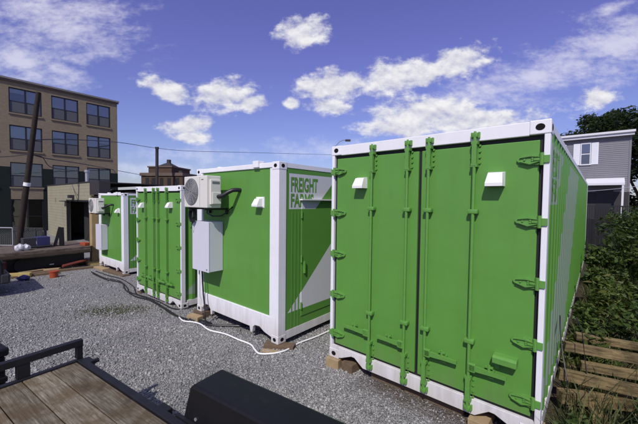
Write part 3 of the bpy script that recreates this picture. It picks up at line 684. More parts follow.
# ------------------------------------------------------------------ big brick building
BA = R(51.136); bd = empty('brick_building', (-20.052, 32.057, -.7), BA)     # local x along the facade (0 = far right corner), y into the building
tag(bd, 'four storey tan brick building with dark green ground floor and dark framed windows', 'building')
GZ0 = .7; HT = 11.6+GZ0
wins = [(-7.78, -5.75), (-5.1, -3.18), (-2.56, -.62)]
cols = wins+[(a-7.9, b-7.9) for a, b in wins]+[(a-15.8, b-15.8) for a, b in wins]
cols.sort(); rows = [(-.9, 2.0), (3.0, 5.0), (6.0, 8.0), (9.0, 11.0)]
def facade(z0, z1, m, name, openings):
    xs_ = sorted({-24.0, 0.0, *[q for c in cols for q in c]}); zs = sorted({z0, z1, *[q for r in openings for q in r if z0 < q < z1]})
    mb = MB()
    for xa, xb in zip(xs_, xs_[1:]):
        for za, zb_ in zip(zs, zs[1:]):
            hole_ = any(abs(xa-c[0]) < 1e-6 for c in cols) and any(r[0] <= za+1e-6 and zb_ <= r[1]+1e-6 for r in openings)
            if not hole_: mb.faces([(xa, 0, za+GZ0), (xb, 0, za+GZ0), (xb, 0, zb_+GZ0), (xa, 0, zb_+GZ0)], [(0, 1, 2, 3)])
    bmesh.ops.remove_doubles(mb.b, verts=mb.b.verts[:], dist=1e-4)
    return mb.build(name, m, bd)
facade(4.62, 11.6, M['brick'], 'wall', rows)
# lower part: green piers and tan spandrels
mb = MB(); mg = MB(); xs_ = [-24.0]+[q for c in cols for q in c]+[0.0]
for k in range(0, len(xs_), 2):
    mg.faces([(xs_[k], 0, 0), (xs_[k+1], 0, 0), (xs_[k+1], 0, 4.62+GZ0), (xs_[k], 0, 4.62+GZ0)], [(0, 1, 2, 3)])
mg.build('pier', M['darkgreen'], bd)
for a, c in cols: mb.box(a, c, .002, .2, 2.0+GZ0, 3.0+GZ0)
mb.build('spandrel', M['brick'], bd)
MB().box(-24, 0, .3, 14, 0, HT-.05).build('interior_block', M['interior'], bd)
MB().faces([(0, 0, 0), (0, 15, 0), (0, 15, HT), (0, 0, HT)], [(0, 1, 2, 3)]).build('wall', M['brick'], bd)
MB().box(-24.1, .14, -.16, 15, HT-.02, HT+.12).build('roof', M['roofgrey'], bd)
MB().box(-24.1, .1, -.1, -.002, HT-.16, HT-.02).build('cornice', M['browntrim'], bd)
for a, c in cols:
    for ri, (z0, z1) in enumerate(rows):
        z0 += GZ0; z1 += GZ0; z0 = max(z0, 0); w = c-a; h = z1-z0
        m_ = MB().box(a, a+.07, .06, .14, z0, z1).box(c-.07, c, .06, .14, z0, z1).box(a+.07, c-.07, .06, .14, z1-.07, z1).box(a+.07, c-.07, .06, .14, z0, z0+.07)
        m_.box(a+w/2-.05, a+w/2+.05, .05, .13, z0+.07, z1-.07)
        zm = z0+h*.47
        for q0, q1 in ((a+.07, a+w/2-.05), (a+w/2+.05, c-.07)): m_.box(q0, q1, .07, .13, zm-.03, zm+.03)
        fr_ = m_.build('window', M['winframe'], bd)
        MB().box(a+.02, c-.02, .10, .106, z0+.02, z1-.02).build('pane', M['glass'], fr_)
        if ri > 1:
            for q0, q1 in ((a+.09, a+w/2-.06), (a+w/2+.06, c-.09)):
                dr_ = random.choice((.2, .4, .5, .52, .3, .0, .0)); dr_ = max(dr_, .5) if ri == 3 and random.random() < .8 else dr_
                if dr_: MB().box(q0, q1, .14, .15, z1-h*dr_, z1-.07).build('blind', M['blind'], fr_)
        if ri > 0:
            sc_ = MB()
            for q0, q1 in ((a+.09, a+w/2-.06), (a+w/2+.06, c-.09)): sc_.box(q0, q1, .08, .09, z0+.08, zm-.03)
            sc_.build('insect_screen', M['screen'], fr_)
        MB().box(a-.06, c+.06, -.07, .1, z0-.13, z0-.004).build('sill', M['brick'] if ri > 0 else M['darkgreen'], fr_)
# ------------------------------------------------------------------ low block-wall building
BD = R(-40); C0 = Vector((-12.822, 18.0, -.7)); sb = empty('block_building', C0, BD)       # local x along its front wall (0 = right corner)
tag(sb, 'low beige painted block building with a wide dark doorway and black roof edge', 'building')
H = 3.05+.7
MB().box(-10.7, -5.05, 0, .2, 0, H).box(-5.05, -.1, 0, .2, 1.95+.7, H).build('wall', M['cinder'], sb)
MB().box(-10.7, -10.5, .2, 4, 0, H).build('wall', M['cinder'], sb)
MB().box(-.1, 0, .002, 4, 0, H-.75).build('wall', M['beige'], sb)
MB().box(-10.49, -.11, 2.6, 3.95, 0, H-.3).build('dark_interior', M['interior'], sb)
MB().box(-10.75, .0, -.03, 4.05, H, H+.06).build('roof', M['slate'], sb)
MB().box(.002, 1.62, -.02, .5, 2.36+.7, H+.05).build('roof_canopy', M['slate'], sb)
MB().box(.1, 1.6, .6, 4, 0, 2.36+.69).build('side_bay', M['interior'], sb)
dj = MB().box(-5.05, -4.93, -.03, .1, 0, 2.65).box(-.2, -.1, -.03, .1, 0, 2.65).box(-5.05, -.1, -.04, .1, 2.65, 2.75).build('door_frame', M['winframe'], sb)
MB().box(-4.9, -2.6, .9, .95, 0, 2.6).build('doorway_shade_sheet', M['interior'], sb)  # near-black sheet standing in for the unlit depth of the doorway
for z in (2.35, 2.0): MB().box(-2.3, -.3, 1.6, 1.7, z-1.2, z-1.15).build('shelf', M['darkbrown'], sb)
MB().box(-3.7, -3.2, -.25, 0, 2.85, 3.05).box(-5.6, -4.9, -.3, 0, 2.62, 2.67).build('wall_lamp', M['slate'], sb)
MB().box(-8.2, -8.1, -.02, 0, 2.55, 2.85).build('wall_box', M['grille'], sb)
rv = at(87, 182, 20.5)-C0; rv = (rv.x*math.cos(BD)+rv.y*math.sin(BD), -rv.x*math.sin(BD)+rv.y*math.cos(BD))
MB().tube([(*rv, H), (*rv, H+.75)], .1, 10).tube([(*rv, H+.75), (*rv, H+.9)], .14, 10).build('roof_vent', M['galv'], sb, smooth=True)
# low dark roofed shed further back
sd = empty('low_shed', (-16.2, 23.2, -.7), BD)
MB().box(0, 6.5, .2, 5, 0, 3.0).build('wall', M['brown'], sd); MB().box(-.3, 6.8, 0, 5.2, 3.0, 3.26).build('roof', M['slate'], sd)
tag(sd, 'long low shed with a flat black roof, seen just above the farthest container', 'shed')

# ------------------------------------------------------------------ brown brick tower far behind
tb_ = at(160, 190, 48); tw = empty('brick_tower', (tb_.x, 48, -.7), R(-8))
sx = 48/FPX
MB().box(-1.85, 1.9, 0, 5, 0, 6.1+.7+.7).build('tower_wall', M['brownbrick'], tw)
MB().box(-1.97, 2.02, -.12, 5.12, 7.5, 7.7).build('tower_cornice', M['browntrim'], tw)
MB().faces([(-1.3, .8, 7.7), (1.3, .8, 7.7), (1.3, 3.4, 7.7), (-1.3, 3.4, 7.7), (0.1, 2.1, 8.55)], [(0, 1, 4), (1, 2, 4), (2, 3, 4), (3, 0, 4)]).box(-.14, .34, 1.9, 2.3, 8.4, 8.9).build('tower_roof', M['slate'], tw)
MB().box(-2.6, 4.0, -.6, 6, 0, 6.2).build('base_wall', M['brownbrick'], tw)
MB().box(-2.75, 4.1, -.75, 6.1, 6.2, 6.65).build('base_cornice', M['browntrim'], tw)
cw = MB()
for x in (-1.9, -.9, .4, 1.6, 2.9): cw.box(x, x+.55, -.63, -.6, 4.2, 5.9)
cw.build('window', M['winframe'], tw)
MB().box(2.4, 2.9, 1, 1.5, 6.6, 7.1).build('roof_vent', M['slate'], tw)
tag(tw, 'brown brick building with stepped tower and dark pyramid roof behind the containers', 'building')
p0 = at(156.5, 172, 44); p1 = at(157, 147, 44)
tag(MB().tube([(p0.x, 44, -.7), (p1.x, 44, p1.z)], .2, 12).tube([(p1.x, 44, p1.z-.25), (p1.x, 44, p1.z)], .24, 12).build('chimney_stack', M['slate'], smooth=True), 'tall thin dark chimney stack in front of the brick tower', 'chimney')

# ------------------------------------------------------------------ utility pole, wires, street lamp
pb = at(18, 252, 17.5); pt = at(38.5, 92, 17.0)
up = empty('utility_pole', (pb.x, pb.y, -.7)); o0 = Vector((pb.x, pb.y, -.7))
MB().tube([pb-o0+Vector((-.1, 0, -.5)), (pb-o0)*.5+(pt-o0)*.5, pt-o0], .16, 14, .105).build('pole_shaft', M['polewood'], up, smooth=True)
q = at(27, 184.5, 17.25)-o0; MB().tube([q+Vector((-.02, 0, -.08)), q+Vector((.02, 0, .1))], .155, 14).build('white_sleeve', M['whiteplast'], up, smooth=True)
tag(up, 'leaning dark wooden utility pole with a white sleeve', 'utility pole')
def wire(pix, r, m, name, label, group='overhead wires', sag=0):
    pts = [at(*p) for p in pix]; P = []
    for i in range(len(pts)-1):
        p0, p1, p2, p3 = pts[max(i-1, 0)], pts[i], pts[i+1], pts[min(i+2, len(pts)-1)]
        for t in (0, .25, .5, .75): P.append(.5*((2*p1)+(p2-p0)*t+(2*p0-5*p1+4*p2-p3)*t*t+(3*p1-p0-3*p2+p3)*t**3))
    P.append(pts[-1])
    return tag(MB().tube(P, r, 5).build(name, m, smooth=True), label, 'wire', group)
wire([(-12, 157, 17), (8, 156.5, 17), (31, 154, 17.2)], .022, M['cable'], 'overhead_wire', 'wire arriving at the leaning pole from the left edge')
wire([(31, 154, 17.2), (47, 158.5, 19), (82, 163.8, 24), (120, 171, 34), (147, 176, 47)], .028, M['cable'], 'overhead_wire', 'thick cable from the leaning pole to the brick tower')
wire([(31, 155, 17.2), (42, 157, 17.6), (49, 166, 18.3), (60, 169, 20), (86, 172, 24)], .02, M['cable'], 'overhead_wire', 'drooping wire between the leaning pole and the roof vent')
wire([(33, 140, 17.2), (70, 139.5, 22), (120, 142.5, 31), (156, 148, 44), (190, 151, 50), (250, 152.5, 58), (340, 155, 75)], .03, M['cable'], 'overhead_wire', 'long thin wire crossing the sky above the middle containers')
wire([(583, 191.5, 20), (610, 189.5, 18), (640, 186, 16), (700, 180, 14)], .012, M['cord'], 'overhead_wire', 'pale wire crossing in front of the grey house porch')
lp = at(335, 150, 44); lt_ = at(335.5, 146, 44)
sl = empty('street_lamp', (lp.x, 44, 0))
hh = lt_.z; MB().tube([(0, 0, 0), (0, 0, hh)], .1, 8, .07).build('lamp_post', M['slate'], sl)
e1 = at(341, 140.2, 44); e2 = at(346, 140, 44); e3 = at(350.5, 141, 44)
MB().tube([(0, 0, hh-.1), (e1.x-lp.x-.25, 0, e1.z-.25), (e1.x-lp.x+.2, 0, e1.z), (e2.x-lp.x, 0, e2.z)], .045, 6).build('lamp_arm', M['grille'], sl)
MB().box(e2.x-lp.x-.1, e3.x-lp.x, -.15, .15, e3.z-.05, e2.z+.08, .03).build('lamp_head', M['slate'], sl)
tag(sl, 'street lamp whose arm shows above the left corner of the nearest container', 'street lamp')

# ------------------------------------------------------------------ grey house at the right
HA = R(-41.72); hs = empty('clapboard_house', (19.838, 20.593, 0), HA)      # local x along the front (0 = right corner), y back
tag(hs, 'two storey grey clapboard house with white shutters and a porch', 'house')
sb_ = MB(); z = .2
HL = -9.5
while z < 6.55:                                   # overlapping boards
    sb_.faces([(HL, -.022, z), (-.0, -.022, z), (-.0, -.004, z+.128), (HL, -.004, z+.128), (HL, 0, z), (-.0, 0, z)], [(0, 1, 2, 3), (0, 4, 5, 1)])
    z += .125
sb_.build('siding', M['siding'], hs)
MB().box(HL, -.01, .0, 9, -.2, 6.7).build('wall', M['siding'], hs)
MB().box(-.09, .015, -.035, -.024, .2, 6.6).build('corner_board', M['siding'], hs)
MB().box(HL-.3, .12, -.3, -.002, 6.55, 6.75).build('soffit', M['housewhite'], hs)
MB().box(HL-.3, .16, -.4, -.305, 6.72, 6.86).build('gutter', M['housewhite'], hs)
MB().faces([(HL-.3, -.42, 6.88), (.2, -.42, 6.88), (.2, 4.5, 7.5), (HL-.3, 4.5, 7.5), (.2, 9.3, 6.9), (HL-.3, 9.3, 6.9)], [(0, 1, 2, 3), (3, 2, 4, 5)]).build('roof', M['roofgrey'], hs)
MB().faces([(.0, 0, 6.6), (.0, 9, 6.6), (.0, 4.5, 7.42)], [(0, 1, 2)]).build('wall', M['siding'], hs)
def hwin(xc, z0, z1, w, sh):
    f_ = MB().box(xc-w/2-.06, xc+w/2+.06, -.06, -.023, z1, z1+.09).box(xc-w/2-.08, xc+w/2+.08, -.08, -.023, z0-.08, z0).box(xc-w/2-.06, xc-w/2, -.06, -.023, z0, z1).box(xc+w/2, xc+w/2+.06, -.06, -.023, z0, z1).box(xc-w/2, xc+w/2, -.05, -.024, (z0+z1)/2-.03, (z0+z1)/2+.03).build('window', M['housewhite'], hs)
    MB().box(xc-w/2, xc+w/2, -.034, -.025, z0, z1).build('pane', M['glass'], f_)
    MB().box(xc-w/2, xc+w/2, -.0245, -.0235, (z0+z1)/2+.1, z1).build('blind', M['blind'], f_)
    for s in (-1, 1):
        x0 = xc+s*(w/2+.08+sh/2)
        shu = MB().box(x0-sh/2, x0+sh/2, -.055, -.02, z0-.05, z1+.06)
        for zz in np.arange(z0, z1, .09): shu.box(x0-sh/2+.05, x0+sh/2-.05, -.062, -.055, zz, zz+.05)
        shu.build('shutter', M['shutter'], f_)
hwin(-2.23, 4.86, 6.22, .44, .36); hwin(-3.95, 4.86, 6.22, .44, .36); hwin(-6.6, 4.86, 6.22, .5, .36)
MB().prism([(-.02, 3.86), (-1.1, 3.5), (-1.1, 3.36), (-.02, 3.36)], YZ, -2.15, -.25).build('awning', M['housewhite'], hs)
MB().box(-2.6, .0, -.05, -.024, 1.0, 2.95).build('porch_shade_sheet', M['slate'], hs)  # dark sheet over the siding paints in the shade of the porch recess
MB().box(-1.6, -.75, -.07, -.052, 1.2, 3.1).build('door', M['winframe'], hs)
MB().box(-2.6, .1, -1.15, -.03, .85, 1.0).build('porch_floor', M['slate'], hs)
MB().box(-2.55, .05, -1.1, -.05, 0, .85).build('porch_base', M['slate'], hs)
for x in (-2.1, -.33): MB().box(x-.05, x+.05, -1.08, -.98, 2.3, 3.36).box(x-.05, x+.05, -1.08, -.98, 1.0, 2.3).build('porch_post', M['housewhite'] if x > -1 else M['slate'], hs)
rl = MB().box(-2.55, .05, -1.1, -1.04, 2.0, 2.06).box(-2.55, .05, -1.1, -1.04, 1.1, 1.15)
for x in np.arange(-2.5, .05, .12): rl.box(x, x+.06, -1.09, -1.055, 1.15, 2.0)
rl.build('porch_railing', M['winframe'], hs)
# dark board fence in front of the house
fo_ = empty('board_fence', (11.2, 16.6, 0), R(-38))
fb = MB()
for k in range(60): fb.box(k*.15, k*.15+.142, 0, .02, .02, 1.45+.02*random.random())
fb.build('boards', M['blackmetal'], fo_)
for k in range(5): MB().box(k*2.2, k*2.2+.1, .02, .12, 0, 1.5).build('post', M['slate'], fo_)
tag(fo_, 'dark board fence at the foot of the grey house', 'fence')

# ------------------------------------------------------------------ foliage
def leaves(name, C, rad, n, size, m, parent, flat=.0, tone0=.5, shell=.0, asp=.55):
    """leaf-sized quads spread through a set of clump ellipsoids; C, rad: (k,3)"""
    C = np.asarray(C, float); rad = np.asarray(rad, float); k = len(C); vol = rad.prod(1)**(2/3); pick = rng.choice(k, n, p=vol/vol.sum())
    d = rng.normal(size=(n, 3)); d /= np.linalg.norm(d, axis=1, keepdims=True); rr = (shell+(1-shell)*rng.random(n))**(1/2.2)*(1+.18*rng.normal(size=n).clip(-2, 2)*.5)
    P = C[pick]+d*rr[:, None]*rad[pick]
    ax = rng.normal(size=(n, 3)); ax[:, 2] = ax[:, 2]*.45-.25; ax /= np.linalg.norm(ax, axis=1, keepdims=True)
    nr = rng.normal(size=(n, 3))+np.array([0, 0, 1.1])+.8*d; sd_ = np.cross(ax, nr); sd_ /= np.linalg.norm(sd_, axis=1, keepdims=True)+1e-9
    s = size*(.4+1.1*rng.random(n)**1.5+.3*(rng.random(n) > .95)); nn = np.cross(sd_, ax)
    a = ax*s[:, None]; b = sd_*(s*asp)[:, None]
    V = np.stack([P-a*.5, P+b*.5+nn*(s*.06)[:, None], P+a*.55, P-b*.5+nn*(s*.06)[:, None]], 1)
    ct = rng.random(k); t = np.clip(tone0+.5*(ct[pick]-.5)+.65*(rng.random(n)-.5), 0, 1)
    return soup(name, V, np.arange(4*n).reshape(n, 4), np.repeat(t, 4), m, parent)
def tree(loc, trunk_h, clumps, rads, n, size, label, rt=.3, name='broadleaf_tree'):
    root = empty(name, loc); t = MB(); top = Vector((0, 0, trunk_h))
    t.tube([(0, 0, -.1), (.1, .05, trunk_h*.5), top], rt, 10, rt*.6)
    for c in clumps:
        c = Vector(c); mid = top.lerp(c, .5)+Vector((random.uniform(-.4, .4), random.uniform(-.4, .4), .3))
        t.tube([top-Vector((0, 0, .3*random.random())), mid, c], rt*.4, 6, rt*.08)
    t.build('trunk', M['bark'], root, smooth=True)
    leaves('crown', clumps, rads, n, size, M['treeleaf'], root)
    return tag(root, label, 'tree', 'trees behind the house')
def crown(w, h0, h1, k, rr):
    C, Rr = [], []
    for _ in range(k):
        a = random.random()*2*PI; q = math.sqrt(random.random()); zz = random.random(); wid = w*(.45+.75*math.sin(PI*min(1, .15+.8*zz)))/1.2
        C.append((wid*q*math.cos(a), wid*q*math.sin(a), h0+(h1-h0)*zz)); r_ = rr*(.6+.8*random.random()); Rr.append((r_, r_, r_*.7))
    return C, Rr
for (px, dist, top_y, w, lo, k, n, lab) in ((592, 36, 109, 3.2, 5.5, 16, 9000, 'smaller dark tree showing above the left of the house roof'),
                                        (618, 33, 104.5, 3.0, 5, 22, 14000, 'broad dark tree rising behind the house roof'),
                                        (648, 27, 101, 3.6, .5, 34, 26000, 'tall dark tree at the right edge beside the house')):
    g_ = at(px, 200, dist); tz = at(px, top_y, dist).z
    C_, R__ = crown(w, lo, tz-.9, k, 1.15 if dist > 30 else 1.3)
    tree((g_.x, dist, 0), lo*.6+1.2, C_, R__, n, .3, lab)

M['leaf2'] = attr_mat('pale_bush_leaves', [(0, (.03, .05, .012)), (.5, (.075, .11, .022)), (1, (.17, .19, .05))], .5, .3)
def bush(loc, w, h, n, size, label, m='leaf', group='bushes beside the nearest container', tone0=.5, k=None):
    root = empty('leafy_bush', loc); k = k or 9; C, Rr = [], []
    for _ in range(k):
        a = random.random()*2*PI; q = math.sqrt(random.random()); zz = random.random()
        C.append((w*q*math.cos(a)*(1-.45*zz), w*q*math.sin(a)*(1-.45*zz), h*(.15+.8*zz))); r_ = w*(.3+.25*random.random()); Rr.append((r_, r_, r_*.75))
    st = MB()
    for c in C: st.tube([(c[0]*.15, c[1]*.15, -.05), (c[0]*.6, c[1]*.6, c[2]*.55), c], .016, 5, .006)
    st.build('stem', M['stalk'], root); leaves('foliage', C, Rr, n, size, M[m], root, tone0=tone0, asp=.55 if m == 'leaf' else .32)
    return tag(root, label, 'bush', group)
T1 = frame(0)
BUSH = [(3.5, 3.0, .55, .8, 'low bush over the far end of the timber pile'), (4.7, 2.5, .9, 1.6, 'bright leafy bush behind the timbers at the right edge'), (3.25, 4.7, .6, .85, 'low scrubby bush close to the container wall beyond the timbers'),
        (4.4, 4.2, 1.0, 2.0, 'full leafy bush in the middle of the overgrown strip'), (5.2, 6.2, 1.2, 2.45, 'tall bush in front of the board fence, right'), (3.7, 7.0, .9, 1.7, 'scrubby bush halfway along the container wall'),
        (4.2, 9.4, 1.2, 2.15, 'bush near the far end of the nearest container'), (6.0, 8.8, 1.5, 2.6, 'large bush in front of the house porch'), (6.4, 4.4, 1.3, 2.6, 'tall bush at the right edge of the view'), (3.5, 11.6, 1.1, 2.0, 'low bush at the back corner of the nearest container'),
        (5.6, 12.6, 1.6, 2.5, 'bush growing against the board fence'), (8.2, 7.4, 1.6, 2.7, 'tall dark bush beyond the right edge'), (5.4, 1.0, .8, .9, 'low bush right of the timber pile'), (2.75, 2.1, .3, .55, 'small weedy bush against the container wall, first beyond the timbers'), (2.85, 3.5, .36, .75, 'small leafy bush against the container wall, second beyond the timbers'),
        (2.85, 5.6, .42, .9, 'leafy bush touching the container wall, halfway along'), (2.9, 8.4, .5, 1.0, 'leafy bush touching the container wall near its far end'), (3.3, .55, .26, .5, 'leafy weed growing between the front timbers'), (4.1, .55, .3, .5, 'leafy weed at the right end of the front timbers'), (2.72, .2, .22, .3, 'low plant in front of the timber ends'), (3.1, -.25, .26, .32, 'low plant in the grass in front of the lowest timber'),
        (3.75, 1.35, .3, .62, 'leafy sprig growing up between the timbers'), (7.6, 10.8, 1.7, 2.6, 'broad bush between the porch and the right edge')]
for a, b_, w, h, lab in BUSH:
    p = T1(a, b_); sp2 = len(lab) % 3 == 0; bush((p.x, p.y, float(gz(p.x, p.y))), w, h, int(1500*w*w*h+700), (.085 if b_ < 5 else .11)*(1.35 if sp2 else 1), lab, 'leaf2' if sp2 else 'leaf', tone0=.34+.36*random.random(), k=15)
def weeds(name, label, area, n, hgt, fn):
    a = area(n); x, y = a[:, 0], a[:, 1]; z = gz(x, y); h = hgt*(.4+.9*rng.random(n)); th = rng.random(n)*2*PI; w = .004+.006*rng.random(n); lean = h*(.2+.5*rng.random(n)); ph = rng.random(n)*2*PI
    B = np.stack([x, y, z], 1); dx = np.stack([np.cos(th)*w, np.sin(th)*w, 0*w], 1); t1 = B+np.stack([np.cos(ph)*lean*.35, np.sin(ph)*lean*.35, h*.6], 1); t2 = B+np.stack([np.cos(ph)*lean, np.sin(ph)*lean, h], 1)
    V = np.stack([B-dx, B+dx, t1+dx*.8, t1-dx*.8, t2+dx*.1, t2-dx*.1], 1); f_ = np.array([(0, 1, 2, 3), (3, 2, 4, 5)])
    return tag(soup(name, V, (f_[None]+6*np.arange(n)[:, None, None]).reshape(-1, 4), np.repeat(rng.random(n), 6), M['grass']), label, 'weeds', kind='stuff')
def strip(n):
    a = CW+.1+5.5*rng.random(n)**1.2; b_ = -.6+14*rng.random(n)**1.3; (x, y, z), th = CONT[0]
    return np.stack([x+a*math.cos(th)-b_*math.sin(th), y+a*math.sin(th)+b_*math.cos(th)], 1)
weeds('weeds', 'tall weeds and grass in the overgrown strip beside the container', strip, 15000, .24, None)
pc_ = ground(112, 311)
def pile_edge(n):
    a = 2.5+2.6*rng.random(n); b_ = -.55+2.6*rng.random(n); (x, y, z), th = CONT[0]
    return np.stack([x+a*math.cos(th)-b_*math.sin(th), y+a*math.sin(th)+b_*math.cos(th)], 1)
weeds('weeds', 'tall grass blades growing up through the timber pile', pile_edge, 1300, .42, None)
weeds('weeds', 'sparse low weeds in the dirty patch of the gravel', lambda n: np.stack([pc_.x+rng.normal(size=n)*.5, pc_.y+rng.normal(size=n)*.22], 1), 500, .05, None)

# ------------------------------------------------------------------ timber pile
def timber(p0, p1, w, h, label, m='timber', roll=0):
    p0, p1 = Vector(p0), Vector(p1); d = p1-p0; L_ = d.length
    o = MB().box(0, L_, -w/2, w/2, -h, 0).build('timber', M[m], bevel=.006)
    for v_ in o.data.vertices: v_.co += Vector((random.uniform(-.012, .012), random.uniform(-.005, .005), random.uniform(-.005, .005)))
    o.rotation_euler = (roll, -math.asin(d.z/L_), math.atan2(d.y, d.x)); o.location = p0
    return tag(o, label, 'timber', 'old timbers piled beside the container')
dv = Vector((.91, -.41, 0))
timber((3.38, 4.14, .50), Vector((3.38, 4.14, .44))+dv*1.9, .085, .085, 'timber at the back of the pile', roll=.1)
timber((2.90, 3.72, .57), Vector((2.90, 3.72, .49))+Vector((.90, -.36, 0))*2.1, .085, .10, 'timber on top of the pile with a split left end', roll=-.1)
timber((3.03, 3.63, .38), Vector((3.03, 3.63, .34))+Vector((.93, -.36, 0))*1.9, .075, .09, 'timber lying just under the top one', roll=.06)
timber((2.68, 3.50, .37), Vector((2.68, 3.50, .30))+Vector((.92, -.44, 0))*2.1, .07, .12, 'long straight timber across the front middle of the pile', roll=-.05)
timber((2.62, 3.40, .18), Vector((2.62, 3.40, .17))+Vector((.955, -.17, 0))*2.0, .10, .13, 'lowest timber at the front of the pile')
timber((3.0, 2.9, .03), (3.75, 3.52, .22), .13, .06, 'pale board leaning in the right corner in front of the pile')
timber((2.85, 3.15, .06), (3.55, 4.6, .06), .13, .12, 'bearer under the pile, left')
timber((3.75, 2.85, .06), (4.35, 4.2, .06), .13, .12, 'bearer under the pile, right')
tag(MB().tube([(2.62, 3.3, .0), (2.68, 3.37, .3), (2.72, 3.5, .5), (2.82, 3.68, .72), (2.9, 3.8, .85)], .007, 6).build('bent_rod', M['blackmetal'], smooth=True), 'thin dark bent rod standing among the timbers', 'rod', 'thin rods by the timbers')
tag(MB().tube([(2.88, 3.3, .0), (2.90, 3.4, .4), (2.92, 3.5, .8), (2.93, 3.6, .9)], .006, 6).build('bent_rod', M['blackmetal'], smooth=True), 'thin upright stake in front of the timber ends', 'rod', 'thin rods by the timbers')
for k, (px_, py_) in enumerate(((597, 276), (600, 288), (571, 405))):
    p = ground(px_, py_, .06); s_ = .12 if k < 2 else .07
    mb = MB(); bmesh.ops.create_icosphere(mb.b, subdivisions=2, radius=s_)
    for v_ in mb.b.verts: v_.co = Vector((v_.co.x*1.3, v_.co.y, v_.co.z*.5))*(1+.3*(random.random()-.5))
    o = mb.build('pale_rubble', M['browntrim'] if k == 2 else M['housewhite']); o.location = p
    tag(o, ('pale rubble stone among the bushes, upper', 'pale rubble stone among the bushes, lower', 'brown stone in the weeds in front of the timbers')[k], 'stone', 'rubble stones')

# ------------------------------------------------------------------ flatbed and junk at the far left
FB = empty('flatbed_trailer', (-9.35, 13.1, -.6), R(50)); FBL = 9.5             # local x forward from its right end is negative
MB().box(-FBL, 0, -.02, 2.3, .56, .82).build('bed', M['flatdeck'], FB, bevel=.01)
MB().box(-FBL, -.0, -.05, -.022, .60, .70).build('rub_rail', M['darkbrown'], FB)
MB().box(-FBL+.3, -.15, .3, .42, .1, .555).box(-FBL+.3, -.15, 1.7, 1.85, .1, .555).box(-.3, -.15, .42, 1.7, .1, .555).build('chassis_shade_skirt', M['blackmetal'], FB)  # beams deepened into a dark skirt, standing in for shade under the bed
for x in (-2.0, -2.9, -7.8):
    for yy in (.15, 1.95): MB().tube([(x, yy, .28), (x, yy+.22, .28)], .28, 22).build('wheel', M['tyre'], FB, smooth=True)
tag(FB, 'long low flatbed trailer with weathered brown wooden edge', 'trailer')
TF = lambda a, b, c: FB.matrix_basis @ Vector((a, b, c))
def place(px, py, a_y):     # point on the flatbed deck line of sight
    d = ray(px, py); n = Vector((math.sin(R(50)), -math.cos(R(50)), 0)); p0 = TF(0, a_y, .82); o_ = Vector((0, 0, CZ)); t = (p0-o_).dot(n)/d.dot(n); return o_+d*t
def onbed(px, yy, size, rz): p = place(px, 250, yy); return Vector((p.x, p.y, .22))
p = onbed(42, .9, 0, 0); o = MB().box(-.24, .24, -.2, .2, 0, .42, .01).build('carton', M['purple']); o.location = p; o.rotation_euler = (0, 0, R(-35)); tag(o, 'purple blue carton on the flatbed, right one', 'box', 'cartons on the flatbed')
MB().box(-.17, .17, -.203, -.2005, .16, .27).build('printed_stripe', M['cabinet'], o)
p = onbed(29, .9, 0, 0); o = MB().box(-.18, .18, -.2, .2, 0, .4, .01).build('carton', M['slate']); o.location = p; o.rotation_euler = (0, 0, R(-35)); tag(o, 'dark carton on the flatbed, left of the purple one', 'box', 'cartons on the flatbed')
for px_, s_, lab in ((20, .13, 'white plastic bag knotted on the flatbed edge'), (26, .12, 'smaller white plastic bag beside the first one')):
    p = onbed(px_, .3, 0, 0); mb = MB(); bmesh.ops.create_icosphere(mb.b, subdivisions=3, radius=s_)
    for v_ in mb.b.verts:
        q = v_.co.copy(); v_.co = q*(1+.18*math.sin(9*q.x/s_+q.z*20)+.12*random.random()); v_.co.z = v_.co.z*1.1+s_*.85
        if v_.co.z > s_*1.55: v_.co.x *= .6; v_.co.y *= .6
    o = mb.build('plastic_bag', M['bag'], smooth=True); o.location = p; tag(o, lab, 'bag', 'white bags on the flatbed')
p = onbed(55, .8, 0, 0); a_ = place(54, 249, .8); b2 = place(60, 227, .8); c2_ = place(62, 249, .8)
tag(MB().tube([a_, b2], .07, 4).tube([b2+Vector((.05, 0, -.02)), c2_], .11, 4).build('steel_bracket', M['blackmetal']), 'dark angled steel bracket standing on the flatbed', 'bracket')
a_ = place(30, 247.5, .5); b2 = place(52, 245.5, .5)
tag(MB().tube([a_, b2], .05, 6).build('pipe', M['blackmetal']), 'dark pipe lying on the flatbed in front of the cartons', 'pipe')
p = place(85, 248, .3); p.z = .22; o = MB().box(-.2, .2, -.1, .1, 0, .13, .02).build('toolbox', M['orange']); o.location = p; o.rotation_euler = (0, 0, R(-30)); tag(o, 'small orange toolbox on the right end of the flatbed', 'toolbox')
def on_g(px, py): q = ground(px, py); return q
p = on_g(54, 277.5); bk = empty('bucket', p); MB().tube([(0, 0, 0), (0, 0, .22)], .115, 16, .135).build('bucket_body', M['orange'], bk, smooth=True); MB().tube([(0, 0, .205), (0, 0, .23)], .148, 16).build('rim', M['orange'], bk); tag(bk, 'orange bucket on the gravel below the flatbed', 'bucket')
o = MB().tube([(0, 0, 0), (0, 0, .03)], .15, 14).build('paint_lid', M['whiteplast']); o.location = on_g(51, 271)+Vector((-.25, .3, .2)); tag(o, 'white round lid lying behind the orange bucket', 'lid')
p0 = on_g(56, 270); p1 = on_g(88, 265.5)
tag(MB().tube([p0+Vector((.3, -.05, .16)), p1+Vector((.05, -.1, .26))], .06, 4).build('steel_beam', M['red']), 'rusty red steel beam lying below the flatbed', 'beam')
